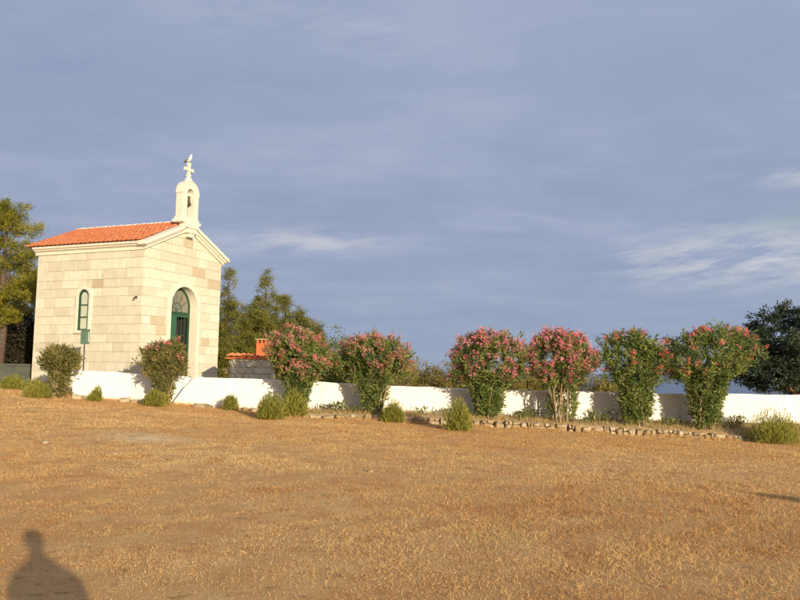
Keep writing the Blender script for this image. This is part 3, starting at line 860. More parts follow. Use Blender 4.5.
# ------------------------------------------------------------------ foliage builders
def leaves(name, P, D, L, Wd, mat, parent, tint, flat=.5, **k):
    """diamond leaves at P along D"""
    n = len(P); D = unit(D)
    a = rng.normal(size=(n, 3)); a[:, 2] *= flat
    side_ = unit(np.cross(D, a)); nrm = np.cross(side_, D)
    L = np.broadcast_to(L, n)[:, None]; Wd = np.broadcast_to(Wd, n)[:, None]
    mid = P+D*L*.5+nrm*L*.06
    V = np.stack([P, mid-side_*Wd*.5, P+D*L, mid+side_*Wd*.5], 1).reshape(-1, 3)
    q = np.arange(n*4).reshape(n, 4)
    return np_obj(name, V, q, mat, parent, np.repeat(tint, 4), 4, kind='stuff', **k)
def sph(n):
    return unit(rng.normal(size=(n, 3)))
def oleander(x, y, top, crown_w, base_w, crown_low, nshoot, bloom, label, leafmat='ole_leaf', flower='ole_pink', skew=0.0, bare=.25, squash=.7, canes=22, low=.5):
    z0 = bed_z(x, y)-.02; H = top-z0
    global rng
    rng = np.random.default_rng(int(abs(x)*100)+3); random.seed(int(abs(x)*100)+3)
    t = empty('oleander', (x, y, z0), label=label, cat='oleander', group='oleanders along the white wall')
    rx, ry = crown_w/2, crown_w/2*squash
    zc = (crown_low-z0+H)/2; rz = (H-(crown_low-z0))/2
    # shoots: points on a lumpy crown plus some lower ones in the vase
    lob = sph(11); lobr = rng.uniform(-.34, .24, 11)
    d = sph(nshoot); d[:, 2] = np.where(d[:, 2] < -.8, -d[:, 2]*.6, d[:, 2]); d = unit(d)
    rad = rng.uniform(.35, 1.0, nshoot)**.6*np.where(rng.uniform(size=nshoot) < .12, rng.uniform(1.05, 1.25, nshoot), 1)
    bump = 1+(np.exp(-((d[:, None]-lob[None])**2).sum(-1)/.35)*lobr).sum(1)
    rad = rad*bump
    P = np.stack([d[:, 0]*rx*rad+skew*(d[:, 2]*.5+.3), d[:, 1]*ry*rad, zc+d[:, 2]*rz*rad], -1)
    nl = int(nshoot*low)
    hh = rng.uniform(.12, 1, nl)
    wv = base_w/2+(rx*.62-base_w/2)*hh**2.2
    th = rng.uniform(0, 2*np.pi, nl); rr_ = np.sqrt(rng.uniform(.2, 1, nl))
    Pl = np.stack([np.cos(th)*wv*rr_+skew*.3*hh, np.sin(th)*wv*rr_*squash, hh*(crown_low-z0+.2*H)], -1)
    keep = rng.uniform(size=nl) > bare*(1-hh)
    Pl = Pl[keep]
    P = np.concatenate([P, Pl]); P[:, 2] = np.minimum(P[:, 2], H*rng.uniform(.93, 1.05, len(P)))
    ax_ = P-np.array([skew*.2, 0, H*.15]); ax_[:, 2] += .35*H; ax_ = unit(ax_)+rng.normal(0, .25, P.shape)
    ax_ = unit(ax_)
    # stems
    m = MB()
    for i in range(canes):
        a = random.uniform(0, 6.283); r0 = base_w/2*math.sqrt(random.random())*.8
        tgt = P[rng.integers(0, nshoot)]*np.array([.8, .8, .95])
        p0 = np.array([math.cos(a)*r0, math.sin(a)*r0*.7, -.1])
        p1 = np.array([p0[0]*1.3+tgt[0]*.22, p0[1]*1.3+tgt[1]*.22, tgt[2]*.45+.05]); p2 = tgt*np.array([.72, .72, .78])
        w = random.uniform(.011, .023)
        m.tube([p0, (p0+p1)/2+rng.normal(0, .02, 3), p1, (p1+p2)/2+rng.normal(0, .03, 3), p2, tgt], [w, w*.95, w*.85, w*.7, w*.5, w*.25], 5, False)
    m.build('stems', M['wood'], t, kind='stuff')
    # leaves: whorls along each shoot
    k = 19; n = len(P)
    s = rng.uniform(-.22, .10, (n, k))
    LP = P[:, None]+ax_[:, None]*s[..., None]+rng.normal(0, .035, (n, k, 3))
    LD = ax_[:, None]*.75+sph(n*k).reshape(n, k, 3)
    ct = rng.uniform(0, .8, n)[:, None]+rng.uniform(-.2, .35, (n, k))
    LL = rng.uniform(.12, .22, (n, k)).ravel()
    LP = LP.reshape(-1, 3); ok = LP[:, 2] > .02
    leaves('foliage', LP[ok], LD.reshape(-1, 3)[ok], LL[ok], LL[ok]*.24, M[leafmat], t, np.clip(ct.ravel()[ok], 0, 1))
    # dry low leaves near the base
    if bloom > 0:
        out_ = np.where((rad[:nshoot] > .72) & (P[:nshoot, 2] > zc-1.2*rz))[0]
        pr = rng.permutation(out_)[:bloom]
        c = P[pr]+ax_[pr]*.14
        nf = 15
        q = c[:, None]+rng.normal(0, .058, (len(c), nf, 3))
        fd = unit(ax_[pr])[:, None]*.9+sph(len(c)*nf).reshape(-1, nf, 3)*.9
        q = q.reshape(-1, 3); fd = unit(fd.reshape(-1, 3)); nn = len(q)
        # five petals each, as one fan of five quads around the throat
        a = unit(np.cross(fd, rng.normal(size=(nn, 3)))); b_ = np.cross(fd, a); rr2 = rng.uniform(.028, .046, nn)[:, None]
        VV = []; 
        for j in range(5):
            a0 = 2*np.pi*j/5; e = lambda th_, r_, up_: q+(a*math.cos(th_)+b_*math.sin(th_))*rr2*r_+fd*rr2*up_
            VV += [e(a0, .12, -.2), e(a0-.5, .8, .15), e(a0, 1.05, .25), e(a0+.5, .8, .15)]
        VV = np.stack(VV, 1).reshape(-1, 3)
        tn = np.repeat(np.clip(rng.uniform(0, 1, len(c))[:, None]*.6+rng.uniform(0, .4, (len(c), nf)), 0, 1).ravel(), 20)
        np_obj('blossom', VV, np.arange(len(VV)).reshape(-1, 4), M[flower], t, tn, 4, kind='stuff')
    return t
OL = [
 dict(x=-11.72, y=26.3, top=2.22, crown_w=1.30, base_w=.55, crown_low=1.45, nshoot=197, bloom=0, label='small clipped oleander without blossom beside the chapel corner and wall end', leafmat='ole_leaf_brown', bare=.45, low=.7, canes=16),
 dict(x=-8.12, y=26.25, top=2.42, crown_w=1.75, base_w=.55, crown_low=1.15, nshoot=258, flower='ole_dusty', bloom=26, label='medium rounded oleander with brownish blossom before the chapel doorway', leafmat='ole_leaf_brown', bare=.6, low=.35),
 dict(x=-3.46, y=26.0, top=2.90, crown_w=2.25, base_w=.75, crown_low=1.05, nshoot=361, flower='ole_dusty', bloom=140, label='pink flowering oleander partly covering the stone barbecue', bare=.55, low=.5),
 dict(x=-.85, y=25.95, top=2.84, crown_w=2.7, base_w=.7, crown_low=1.15, nshoot=369, flower='ole_dusty', bloom=150, label='pink flowering oleander beside the grey-green bush behind the wall', bare=.35, low=.5),
 dict(x=3.04, y=25.95, top=2.97, crown_w=2.75, base_w=.85, crown_low=.95, nshoot=387, bloom=190, label='dense dark-leaved pink oleander behind the lone round field shrub', bare=.15, low=.75),
 dict(x=5.55, y=25.95, top=3.08, crown_w=2.45, base_w=.95, crown_low=1.0, nshoot=395, bloom=250, label='fullest pink oleander with bare tan canes showing down to the edging', bare=.8, low=.35, canes=34),
 dict(x=8.08, y=25.95, top=3.20, crown_w=2.75, base_w=.9, crown_low=1.05, nshoot=344, bloom=46, label='narrow green oleander with few red blossoms and leafy foot', flower='ole_red', bare=.1, low=.8),
 dict(x=10.42, y=25.95, top=3.22, crown_w=3.3, base_w=.85, crown_low=1.2, nshoot=430, bloom=56, label='widest vase-shaped green oleander with red blossoms nearest the dark tree', flower='ole_red', skew=.38, bare=.1, low=.9, canes=30),
]
for a in OL: oleander(**a)

def tuft_shrub(x, y, w, h, n, label, lean=0.0, group='rounded shrubs in the field', mat='santolina', zf=None):
    z0 = gz(x, y) if zf is None else zf
    h *= 1.13; w *= 1.05
    t = empty('shrub', (x, y, z0-.01), label=label, cat='shrub', group=group)
    nd_ = random.randint(3, 5); P = []; d = sph(n); d[:, 2] = np.abs(d[:, 2]); rr_ = rng.uniform(.2, 1, n)**.55
    dome = rng.integers(0, nd_, n)
    cx_ = rng.uniform(-.17, .17, nd_)*w; cy_ = rng.uniform(-.16, .16, nd_)*w; rw_ = rng.uniform(.30, .42, nd_)*w; rh_ = rng.uniform(.65, 1.0, nd_)*h; rh_[0] = h*.95; rw_[0] = w*.42
    lob = sph(9); bump = 1+(np.exp(-((d[:, None]-lob[None])**2).sum(-1)/.2)*rng.uniform(-.35, .28, 9)).sum(1)
    q_ = rr_*bump
    P = np.stack([cx_[dome]+d[:, 0]*q_*rw_[dome], cy_[dome]+d[:, 1]*q_*rw_[dome], h*.06+d[:, 2]*q_*rh_[dome]*.9], -1)
    D = d*.55+np.array([0, 0, .8])+rng.normal(0, .3, (n, 3))
    L = rng.gamma(6, .0215, n)*(.6+.4*h)
    ct = np.clip(rng.uniform(.05, .75, n)+rng.uniform(-.15, .25, nd_)[dome], 0, 1)
    L = L*np.where(rng.uniform(size=n) < .05, 1.9, 1)
    leaves('foliage', P-unit(D)*L[:, None]*.6, D, L, .020, M[mat], t, ct)
    m = MB()
    for i in range(14):
        q = P[rng.integers(0, n)]*.8; m.tube([(q[0]*.15, q[1]*.15, -.05), (q[0]*.5, q[1]*.5, q[2]*.5), q], [.016, .011, .005], 5, False)
    m.build('stems', M['wood'], t, kind='stuff')
for a in [
 (-14.9, 29.4, 1.25, .62, 2300, 'rounded yellow-green shrub before the low shade-dark grey wall'),
 (-12.05, 25.5, .92, .66, 2300, 'rounded yellow-green shrub beside the boulder and clipped oleander'),
 (-10.35, 26.0, .52, .52, 1300, 'smallest rounded yellow-green shrub before the short white wall'),
 (-8.05, 25.45, .88, .60, 2200, 'yellow-green shrub at the foot of the brownish oleander'),
 (-5.72, 26.1, .66, .58, 1700, 'rounded yellow-green shrub before bare white wall below the barbecue'),
 (-3.85, 23.2, 1.02, .80, 2800, 'rounded yellow-green shrub standing alone just left of a taller grassy one'),
 (-3.42, 25.2, .95, .90, 2500, 'tall yellow-green shrub under the oleander that covers the barbecue'),
 (-.12, 25.0, .98, .80, 2400, 'yellow-green shrub overhanging the edging under the oleander by the grey-green bush'),
 (1.93, 22.9, 1.02, .86, 3000, 'lone round yellow-green shrub out in the field before the edging'),
 (12.25, 25.0, 1.75, 1.0, 4200, 'widest bright green shrub at the right end of the stone edging')]:
    tuft_shrub(*a)
# one more stands out of view to the right; its shadow reaches into the field
tuft_shrub(6.35, 8.9, .8, .50, 1800, 'rounded shrub out in the open field beyond the picture edge')

OLN = [(-11.72, 'the small clipped oleander'), (-8.12, 'the brownish oleander'), (-3.5, 'the oleander covering the barbecue'), (-.85, 'the oleander by the grey-green bush'), (3.08, 'the dense dark-leaved oleander'),
       (5.62, 'the bare-caned oleander'), (8.18, 'the narrow red-flowered oleander'), (10.55, 'the widest red-flowered oleander'), (12.25, 'the widest bright green shrub')]
def where(x, y=26.3):
    x = x*26.3/y
    d = sorted((abs(x-a), n) for a, n in OLN)
    if d[0][0] < .75: return 'at the foot of '+d[0][1] if y < 27 else 'behind '+d[0][1]
    l = [n for a, n in OLN if a < x]; r = [n for a, n in OLN if a >= x]
    if not r: return 'beyond '+l[-1]
    if not l: return 'before '+r[0]
    return 'between '+l[-1].replace('the ', '', 1)+' and '+r[0].replace('the ', '', 1)
def small_plant(x, y, h, n, label, mat='weed', w=.35):
    z0 = bed_z(x, y)
    t = empty('bed_plant', (x, y, z0-.005), label=label, cat='plant', group='small plants in the oleander bed')
    P = np.stack([rng.normal(0, w*.4, n), rng.normal(0, w*.25, n), rng.uniform(0, h*.8, n)], -1)
    D = rng.normal(0, .6, (n, 3)); D[:, 2] = np.abs(D[:, 2])+.5
    L = rng.uniform(.08, .16, n)
    leaves('foliage', P, D, L, L*.32, M[mat], t, rng.uniform(0, 1, n))
    m = MB()
    for i in range(6):
        q = P[rng.integers(0, n)]; m.tube([(q[0]*.4, q[1]*.4, -.04), (q[0]*.8, q[1]*.8, q[2]*.5+.01), tuple(q)], [.008, .006, .003], 4, False)
    m.build('stems', M['wood'], t, kind='stuff')
for i, (px, py, h, n) in enumerate([(-2.05, 26.3, .38, 130), (-1.55, 25.9, .25, 90), (-2.5, 26.5, .2, 60), (.75, 26.0, .3, 80), (1.6, 26.5, .22, 60), (2.3, 26.0, .25, 90), (4.2, 26.2, .25, 110), (4.6, 26.5, .35, 110),
        (6.55, 26.0, .5, 160), (7.0, 26.5, .25, 70), (7.25, 26.4, .55, 60), (9.2, 26.1, .3, 120), (9.6, 26.4, .22, 70), (11.4, 26.2, .28, 100), (11.8, 26.5, .4, 150), (10.2, 25.8, .3, 110), (13.4, 26.3, .3, 90), (14.2, 26.0, .3, 100)]):
    small_plant(px, py, h, n, ('small leafy plant ' if h < .3 else 'taller leafy plant ')+where(px), 'weed' if i % 3 else 'bushgreen')

def pads(blobs, n, k=.42, flat=.62):
    out_ = []
    for c, r in blobs:
        for d in sph(n):
            q = random.uniform(.45, 1.0)**.5
            m_ = (r[0]+r[1]+r[2])/3*k*random.uniform(.7, 1.3)
            out_.append((tuple(c[i]+d[i]*r[i]*q for i in range(3)), (m_, m_, m_*flat)))
    return out_
def crown(parent, blobs, nclump, nleaf, spread, L, ratio, mat, up=.25, flat=.6, shell=.55):
    P = []; D = []; T = []
    vol = np.array([b[1][0]*b[1][1]*b[1][2] for b in blobs])**.67; vol = vol/vol.sum()
    for (c, r), w in zip(blobs, vol):
        n = max(4, int(nclump*w)); d = sph(n)
        rad = rng.uniform(shell, 1.0, n)**.7*(1+rng.normal(0, .08, n))
        cc = np.array(c)+d*rad[:, None]*np.array(r)
        q = cc[:, None]+rng.normal(0, spread, (n, nleaf, 3))*np.array([1, 1, .7])
        dd = d[:, None]*.7+sph(n*nleaf).reshape(n, nleaf, 3)+np.array([0, 0, up])
        P.append(q.reshape(-1, 3)); D.append(dd.reshape(-1, 3)); T.append((rng.uniform(.05, .75, n)[:, None]+rng.uniform(-.1, .35, (n, nleaf))).ravel())
    P = np.concatenate(P); D = np.concatenate(D); T = np.clip(np.concatenate(T), 0, 1)
    LL = rng.uniform(.65, 1.25, len(P))*L
    leaves('crown', P, D, LL, LL*ratio, M[mat], parent, T, flat)
def trunk(parent, pts, rad, limbs, mat='bark'):
    m = MB(); m.tube(pts, rad, 9)
    for l in limbs:
        m.tube(l[0], l[1], 6)
    m.build('trunk', M[mat], parent, smooth=True)
def limb(a, b, r, sag=.2):
    a = np.array(a, float); b = np.array(b, float); mid = (a+b)/2+np.array([0, 0, sag]); return ([a, mid, b], [r, r*.7, r*.3])

# pines left of the chapel
def pine(x, y, blobs, h, label, nclump=420, mat='pine'):
    z = gz(x, y)-.1
    t = empty('pine_tree', (x, y, z), label=label, cat='pine tree')
    trunk(t, [(0, 0, -.2), (.1, .05, h*.3), (-.05, 0, h*.6), (0, 0, h*.9)], [.24, .2, .14, .05], [limb((0, 0, h*random.uniform(.3, .6)), b[0], .07) for b in blobs])
    crown(t, pads(blobs, 15, .37), nclump*2, 64, .13, .18, .15, mat, .5, 1.0, .2)
pine(-20.35, 38.6, [((-.9, 0, 7.2), (2.6, 2.4, 1.9)), ((.7, -.4, 5.6), (2.1, 2.0, 1.5)), ((-2.4, 0, 6), (2.2, 2, 1.7)), ((.9, -.6, 4.2), (1.6, 1.6, 1.0)), ((-1.1, -.8, 4.4), (2.0, 1.6, 1.2)), ((-1.5, .3, 8.6), (1.6, 1.6, 1.0)), ((.5, .2, 7.0), (1.5, 1.5, 1.2))], 9.0, 'large yellow-green pine rising beside the rear corner of the chapel', 620)
pine(-25.5, 44, [((0, 0, 6.8), (2.6, 2.4, 2)), ((1.5, 0, 5), (2.4, 2, 1.6)), ((-1.5, 0, 5), (2.2, 2, 1.5)), ((.5, 0, 3.2), (2.6, 2, 1.5))], 8.5, 'pine standing behind the large pine in its shade', 340)
pine(-20.6, 47, [((0, 0, 5.8), (2.6, 2.4, 2)), ((.9, 0, 3.6), (2.6, 2, 1.7)), ((-1.5, 0, 3.6), (2.4, 2, 1.6)), ((.2, 0, 1.9), (2.9, 2, 1.5))], 7.5, 'dark pine hidden between the large pine and the chapel rear', 380)

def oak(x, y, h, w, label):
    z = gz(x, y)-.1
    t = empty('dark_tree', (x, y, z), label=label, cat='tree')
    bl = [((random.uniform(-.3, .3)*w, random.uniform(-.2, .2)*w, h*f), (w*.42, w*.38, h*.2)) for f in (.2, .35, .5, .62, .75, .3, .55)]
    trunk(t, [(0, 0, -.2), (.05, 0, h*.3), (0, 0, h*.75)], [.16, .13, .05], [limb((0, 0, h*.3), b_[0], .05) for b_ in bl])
    crown(t, bl, 260, 70, .24, .15, .45, 'shade_leaf', .3, .8, .3)
for x, y, h, w, lab in [(-20.3, 41.5, 4.0, 2.8, 'evergreen with leaves painted shade-dark beneath the large pine next to the chapel wall'), (-22.5, 41.6, 3.9, 3.0, 'evergreen with leaves painted shade-dark beneath the large pine behind the low wall'), (-18.6, 42.5, 4.1, 3.0, 'evergreen with leaves painted shade-dark hidden behind the rear of the chapel')]:
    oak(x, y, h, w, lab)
# conifers between chapel and barbecue
def conifer(x, y, h, w, label, nclump=330, lean=0.0):
    z = gz(x, y)-.1
    t = empty('conifer_tree', (x, y, z), label=label, cat='tree')
    blobs = []
    for i in range(12):
        f = i/11; r = w/2*(1-f)**.6*(1 if f > .15 else .85)+.22
        for s_ in range(3 if f < .7 else 1):
            a = random.uniform(0, 6.28); o_ = r*.45 if f < .7 else 0
            blobs.append(((lean*f+math.cos(a)*o_, math.sin(a)*o_, .5+f*(h-.75)+random.uniform(-.15, .15)), (r*.75, r*.75, h*.075+.16)))
    trunk(t, [(0, 0, -.2), (lean*.4, 0, h*.45), (lean, 0, h*.93)], [.16, .11, .03], [limb((lean*.3, 0, h*random.uniform(.2, .7)), random.choice(blobs)[0], .035) for _ in range(8)])
    crown(t, pads(blobs, 2, .8, .9)+blobs, nclump*2, 72, .14, .125, .28, 'cypress', .6, .9, .1)
for x, y, h, w, lab in [(-9.9, 43.5, 6.75, 3.2, 'tall conifer emerging right beside the chapel front'),
                        (-8.55, 45, 5.35, 3.5, 'short broad conifer in the gap between two taller ones'),
                        (-7.85, 44, 6.55, 3.1, 'tallest pointed conifer behind the barbecue roof'),
                        (-6.75, 44.5, 5.95, 3.0, 'second pointed conifer behind the barbecue chimney'),
                        (-5.8, 44, 5.1, 2.9, 'lower conifer behind the oleander that covers the barbecue'),
                        (-4.9, 45, 4.3, 2.9, 'lowest conifer between the barbecue chimney and the grey-green bush'),
                        (-11.6, 46, 5.6, 2.8, 'conifer mostly hidden behind the chapel front')]:
    conifer(x, y, h, w, lab)

# scrub and bushes behind the wall
def bush(x, y, h, w, mat, label, nclump=130, name='bush', group='scrub beyond the white wall', nleaf=46):
    z = gz(x, y)-.08
    t = empty(name, (x, y, z), label=label, cat='bush', group=group)
    blobs = [((random.uniform(-.3, .3)*w, random.uniform(-.2, .2)*w, h*random.uniform(.35, .62)), (w*random.uniform(.24, .36), w*.28, h*random.uniform(.26, .38))) for _ in range(6)]
    blobs.append(((0, 0, h*.66), (w*.26, w*.25, h*.32)))
    m = MB()
    for b_ in blobs: m.tube([(0, 0, -.1), tuple(np.array(b_[0])*.55), b_[0]], [.05, .035, .012], 5, False)
    m.build('stems', M['bark'], t, kind='stuff')
    crown(t, blobs, nclump, nleaf, .16, .12, .4, mat, .3, .8, .4)
bush(-2.5, 32.2, 3.4, 2.8, 'bushgreen', 'tall round grey-green bush behind the wall between two pink oleanders', 240, group=None)
for i, (x, y, h, w) in enumerate([(-.3, 38, 2.35, 3.2), (1.0, 40, 2.5, 3.4), (2.4, 39, 2.45, 3.2), (3.6, 38.5, 2.35, 3.0), (4.9, 38, 2.2, 2.8), (6.2, 39, 2.3, 3.0), (-1.8, 40, 2.5, 3.2), (-3.2, 41, 2.7, 3.2), (-4.4, 42, 2.7, 3.2)]):
    bush(x, y, h, w, 'scrub', 'brownish scrub over the wall '+where(x, y))
for i, (x, y, h, w) in enumerate([(8.8, 39, 2.15, 2.8), (9.9, 37.5, 2.1, 2.4), (11.2, 39, 1.95, 2.2), (11.9, 38, 1.85, 1.9), (7.4, 40, 2.3, 2.6)]):
    bush(x, y, h, w, 'scrub', 'olive scrub over the wall '+where(x, y), group='scrub behind the red-flowered oleanders')

# big dark evergreen on the right
rng = np.random.default_rng(77); random.seed(77)
tx, ty = 17.3, 33.5; tz = gz(tx, ty)-.1
t = empty('evergreen_tree', (tx, ty, tz), label='broad dark evergreen tree overhanging the end of the wall', cat='tree')
bl = [((0, 0, 3.9), (2.3, 2.1, 1.2)), ((-1.25, -.3, 3.0), (1.35, 1.6, 1.15)), ((1.6, 0, 3.4), (1.8, 1.8, 1.3)), ((.4, -.5, 2.7), (1.9, 1.7, 1.0)), ((.9, .2, 4.5), (1.7, 1.6, .8)), ((-.55, .4, 3.4), (1.7, 1.5, 1.2)), ((2.6, .2, 2.6), (1.6, 1.6, 1)), ((-1.5, .1, 2.5), (.8, 1.1, .7)), ((-.7, -.3, 2.1), (1.1, 1.2, .6)), ((1.3, .8, 2.1), (1.2, 1.0, .5)), ((2.2, -.2, 1.8), (1.4, 1.2, .6))]
trunk(t, [(.25, 0, -.2), (.2, 0, .8), (.1, 0, 1.9), (0, 0, 3.4)], [.27, .24, .2, .08], [limb((.12, 0, 1.5), b_[0], .09) for b_ in bl], 'bark_red')
crown(t, pads(bl, 16, .42), 1250, 56, .12, .13, .42, 'darkleaf', .3, .8, .15)
bush(15.35, 31.5, 1.55, .8, 'purple', 'thin dusky shrub poking above the wall beside the dark tree', 22, 'dusky_shrub', None, 26)
bush(16.2, 32.3, 1.45, 2.2, 'scrub', 'low green hedge clump showing over the wall under the dark tree', 90, group=None)

# ------------------------------------------------------------------ dry grass
def vnoise(x, y, sc, seed):
    g_ = np.random.default_rng(seed).uniform(size=(64, 64))
    u, v = x*sc+100.3, y*sc+50.7; i, j = np.floor(u).astype(int), np.floor(v).astype(int); a, b = u-i, v-j
    a, b = a*a*(3-2*a), b*b*(3-2*b); G = lambda p, q: g_[p % 64, q % 64]
    return (G(i, j)*(1-a)+G(i+1, j)*a)*(1-b)+(G(i, j+1)*(1-a)+G(i+1, j+1)*a)*b
def fbm(x, y, sc, seed): return .5*vnoise(x, y, sc, seed)+.3*vnoise(x, y, sc*2.1, seed+1)+.2*vnoise(x, y, sc*4.3, seed+2)
def grass():
    n = 1320000
    d = rng.uniform(3.6, 27.5, n)
    a = rng.uniform(-.78, .78, n)
    x = d*np.tan(a)*.98; y = d
    # extra beyond the wedge so that the field goes on to both sides
    lim = np.where(x > -3.5, KERB_Y-.3, 26.9)
    front_edge = np.where(x < -11.8, 33, lim)
    y = np.where(x < -11.8, y*1.2, y)
    ok = (y < front_edge) & (np.abs(x) < 23)
    x, y = x[ok], y[ok]
    patch = 2.4*(fbm(x, y, .55, 1)-.5)+1.6*(fbm(x, y, 2.6, 5)-.5)
    bare = np.exp(-(((x+5.3)/1.7)**2+((y-16.3)/1.6)**2))+.5*np.exp(-(((x-4.4)/2)**2+((y-17.5)/.8)**2))
    keep = rng.uniform(size=len(x)) < np.clip(.90+.08*patch-.8*bare, .06, 1)
    x, y, patch = x[keep], y[keep], patch[keep]
    n = len(x); dist = np.hypot(x, y)
    lush = sm(-1.5, 3.5, x)*(1-sm(9, 14, y))
    L = (1+.75*lush)*rng.gamma(3.2, .0056, n)*np.where(rng.uniform(size=n) < .02, 2.2, 1)*np.clip(1+.32*patch, .55, 1.6)*np.clip(.8+dist/30, .8, 1.6)
    w = rng.uniform(.0025, .0050, n)*np.clip(.7+dist/13, 1, 2.6)
    th = rng.uniform(0, 2*np.pi, n); ti = np.clip(rng.normal(.95, .38, n), .1, 1.5)
    D = np.stack([np.cos(th)*np.sin(ti), np.sin(th)*np.sin(ti), np.cos(ti)], -1)
    P = np.stack([x, y, field(x, y)-.004], -1)
    s = unit(np.cross(D, rng.normal(size=(n, 3))))*w[:, None]*.5
    V = np.stack([P-s, P+s, P+D*L[:, None]], 1).reshape(-1, 3)
    big = fbm(x, y, .16, 11)-.5; red = fbm(x, y, .4, 21)
    tint = np.clip(.50+.8*big+.06*patch+rng.normal(0, .13, n)-.35*np.clip(red-.55, 0, 1)*2, 0, .9)
    brown = rng.uniform(size=n) < .18; tint[brown] = rng.uniform(0, .25, brown.sum())
    spot = fbm(x, y, 2.3, 31) > .62; dk = spot & (rng.uniform(size=n) < .6); tint[dk] = rng.uniform(0, .22, dk.sum())
    ol = (rng.uniform(size=n) < .10*lush*(fbm(x, y, .9, 41) > .5)); tint[ol] = rng.uniform(.93, 1, ol.sum())
    gsp = (np.sin(x*1.7+3)*np.sin(y*1.35+1) > .78) & (rng.uniform(size=n) < .22); tint[gsp] = .97
    np_obj('dry_grass', V, np.arange(3*n).reshape(n, 3), M['straw'], None, np.repeat(tint, 3), 3, kind='stuff', label='short dry mown grass covering the field', cat='grass')
grass()
def bed_weeds():
    n = 26000
    x = rng.uniform(-3.4, 18, n); y = rng.uniform(25.5, 26.97, n)
    keep = rng.uniform(size=n) < .35+.65*(np.sin(x*2.1+1)*np.sin(x*.83)+.4*np.sin(x*6) > 0)
    x, y = x[keep], y[keep]; n = len(x)
    t = np.clip((y-KERB_Y)/(WALL_Y-KERB_Y), 0, 1); z = (field(x, 25.3)+kerb_h(x))*(1-t)+(wall_base(x)+.03)*t
    th = rng.uniform(0, 2*np.pi, n); ti = np.clip(rng.normal(.5, .4, n), 0, 1.4)
    D = np.stack([np.cos(th)*np.sin(ti), np.sin(th)*np.sin(ti), np.cos(ti)], -1)
    L = rng.gamma(4, .028, n); w = rng.uniform(.006, .014, n)
    P = np.stack([x, y, z-.01], -1); s_ = unit(np.cross(D, rng.normal(size=(n, 3))))*w[:, None]*.5
    tint = np.clip(rng.normal(.5, .2, n), 0, .9); gr = rng.uniform(size=n) < .45; tint[gr] = rng.uniform(.95, 1, gr.sum())
    np_obj('bed_weeds', np.stack([P-s_, P+s_, P+D*L[:, None]], 1).reshape(-1, 3), np.arange(3*n).reshape(n, 3), M['straw'], None, np.repeat(tint, 3), 3, kind='stuff', label='thin dry weeds covering the raised oleander bed', cat='weeds')
    n = 26000          # longer stalks left standing at the foot of the edging and the walls
    x = rng.uniform(-12, 18, n); y = np.where(x > -3.5, KERB_Y-.30-np.abs(rng.normal(0, .14, n)), 26.93-np.abs(rng.normal(0, .15, n)))
    keep = (np.sin(x*3.1)+np.sin(x*1.27+2) > -.4); x, y = x[keep], y[keep]; n = len(x)
    th = rng.uniform(0, 2*np.pi, n); ti = np.clip(rng.normal(.4, .3, n), 0, 1.3)
    D = np.stack([np.cos(th)*np.sin(ti), np.sin(th)*np.sin(ti), np.cos(ti)], -1)
    L = rng.gamma(4, .026, n); w = rng.uniform(.005, .011, n)
    P = np.stack([x, y, field(x, y)-.01], -1); s_ = unit(np.cross(D, rng.normal(size=(n, 3))))*w[:, None]*.5
    tint = np.clip(rng.normal(.5, .2, n), 0, .9)
    np_obj('dry_stalks', np.stack([P-s_, P+s_, P+D*L[:, None]], 1).reshape(-1, 3), np.arange(3*n).reshape(n, 3), M['straw'], None, np.repeat(tint, 3), 3, kind='stuff', label='longer dry stalks left along the foot of edging and walls', cat='grass')
bed_weeds()

# ------------------------------------------------------------------ the photographer, whose shadow falls on the grass
def skin_body(name, V, E_, rad, mat, parent, root=0, sub=2):
    me = bpy.data.meshes.new(name); me.from_pydata([tuple(v) for v in V], E_, []); me.materials.append(mat)
    o = bpy.data.objects.new(name, me); COL.objects.link(o); put(o, parent)
    mod = o.modifiers.new('skin', 'SKIN'); mod.use_smooth_shade = True
    for i, r_ in enumerate(rad):
        me.skin_vertices[0].data[i].radius = (r_, r_) if not hasattr(r_, '__len__') else r_
    for i in range(len(V)): me.skin_vertices[0].data[i].use_root = (i == root)
    sb = o.modifiers.new('sub', 'SUBSURF'); sb.levels = sub; sb.render_levels = sub
    return o
per = empty('person', (.76, -.56, 0), 0, label='person in blue shirt and dark trousers holding a camera before the chest', cat='person')
sk = plain('skin', (.55, .33, .22), .6, .08)
V = [(0,0,.95),(0,0,1.12),(0,.0,1.32),(0,.0,1.43),(-.01,.02,1.53),(-.02,.04,1.62),(-.02,.04,1.70)]
rad = [(.15,.11),(.14,.10),(.15,.10),(.10,.08),(.052,.055),(.078,.088),(.065,.075)]
E_ = [(0,1),(1,2),(2,3),(3,4),(4,5),(5,6)]
def chain(start, pts, rs):
    p = start
    for q, r_ in zip(pts, rs):
        V.append(q); rad.append(r_); E_.append((p, len(V)-1)); p = len(V)-1
    return p
hands = []
for s_ in (-1, 1):
    chain(0, [(s_*.10,0,.86),(s_*.11,.02,.50),(s_*.12,-.02,.10),(s_*.13,.08,.045),(s_*.14,.17,.035)], [.10,.065,.045,.045,.032])
wl_ = chain(3, [(-.17,0,1.38),(-.25,.0,1.12),(-.12,.20,1.20),(-.07,.24,1.24)], [.06,.045,.035,.026])
wr_ = chain(3, [(.18,0,1.39),(.30,.0,1.13),(.13,.20,1.20),(.07,.24,1.24)], [.06,.048,.036,.026])
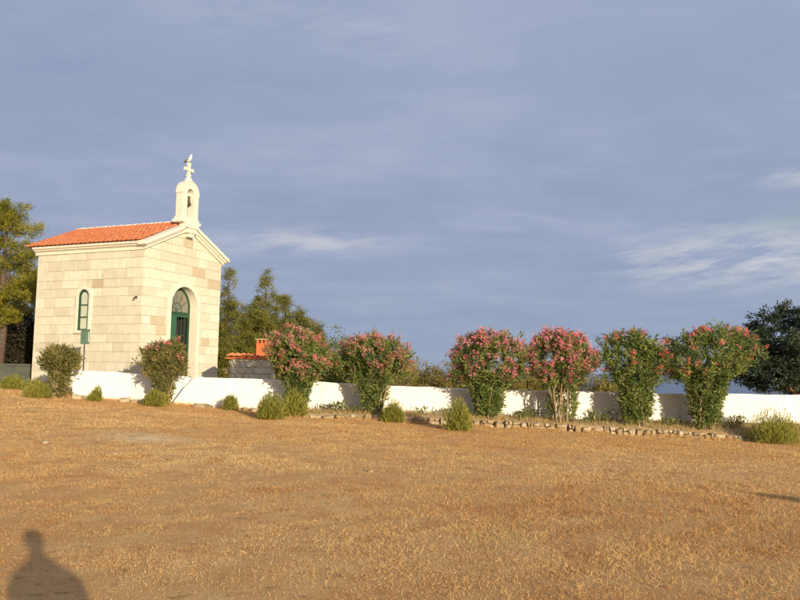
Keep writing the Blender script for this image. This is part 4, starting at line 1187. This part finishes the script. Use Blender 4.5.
for w_, s_ in ((wl_, 1), (wr_, -1)):
    bx_, by_, bz_ = V[w_]
    pal = chain(w_, [(bx_+.02*s_, by_+.02, bz_+.055)], [.030])
    px_, py_, pz_ = V[pal]
    for k in range(4):
        oy = -.022+k*.016
        chain(pal, [(px_+.015*s_, py_+oy+.012, pz_+.045), (px_+.035*s_, py_+oy+.022, pz_+.062-.004*k)], [.010, .008])
    chain(w_, [(bx_+.03*s_, by_-.02, bz_+.03), (bx_+.055*s_, by_-.012, bz_+.055)], [.011, .009])
skin_body('body', V, E_, rad, sk, per)
shirt = plain('blue_cotton', (.10, .16, .30), .9, .1)
Vs = [(0,0,.94),(0,0,1.12),(0,0,1.32),(0,0,1.42),(-.17,0,1.38),(-.225,.0,1.24),(.18,0,1.39),(.25,.0,1.25)]
skin_body('shirt', Vs, [(0,1),(1,2),(2,3),(3,4),(4,5),(3,6),(6,7)], [(.18,.13),(.175,.125),(.18,.12),(.12,.09),.085,.065,.085,.07], shirt, per)
Vs = [(0,0,.98),(-.10,0,.84),(-.11,.02,.5),(-.12,-.02,.10),(.10,0,.84),(.11,.02,.5),(.12,-.02,.10)]
skin_body('trousers', Vs, [(0,1),(1,2),(2,3),(0,4),(4,5),(5,6)], [(.165,.125),.115,.085,.075,.115,.085,.075], plain('dark_trousers', (.04, .04, .05), .9, .1), per)
skin_body('hair', [(-.02,.02,1.63),(-.02,.03,1.695),(-.02,.03,1.73)], [(0,1),(1,2)], [(.088,.09),(.082,.088),(.05,.055)], plain('brown_hair', (.06, .04, .03), .7, .2), per)
for s_ in (-1, 1):
    m = MB(); m.tube([(s_*.12,-.08,.05),(s_*.125,0,.055),(s_*.135,.1,.045),(s_*.145,.19,.035)], [.045,.055,.052,.035], 8); m.build('shoe', plain('shoe_leather', (.08, .06, .05), .7, .1), per, smooth=True)
face = plain('eye_white', (.7, .7, .68), .4, .02)
for ex in (-.03, .03):
    m = MB(); m.lathe([(.001, -.010), (.008, -.007), (.011, 0), (.008, .007), (.001, .010)], (-.02+ex, .122, 1.63), 8); m.build('eye', face, per)
m = MB(); m.tube([(-.02, .118, 1.635), (-.02, .148, 1.60), (-.02, .125, 1.593)], [.008, .014, .012], 6); m.build('nose', sk, per, smooth=True)
m = MB(); m.tube([(-.043, .115, 1.565), (-.02, .125, 1.564), (.003, .115, 1.565)], [.005, .008, .005], 6); m.build('mouth', plain('lip', (.45, .2, .17), .6, .05), per, smooth=True)
for ex in (-.078, .078):
    m = MB(); m.tube([(-.02+ex, .03, 1.645), (-.02+ex*1.12, .02, 1.62), (-.02+ex, .025, 1.585)], [.01, .016, .009], 6); m.build('ear', sk, per, smooth=True)
cmo = empty('compact_camera', (.76, -.285, 1.30), label='small silver compact camera held by the person photographing', cat='camera')
m = MB(); m.box((-.05, -.012, -.03), (.05, .012, .03)); m.build('camera_body', plain('silver_shell', (.5, .5, .5), .35, .05, Metallic=.8), cmo)
m = MB(); m.tube([(0.01, .012, 0), (.01, .03, 0)], [.022, .019], 12); m.build('lens', M['iron'], cmo)
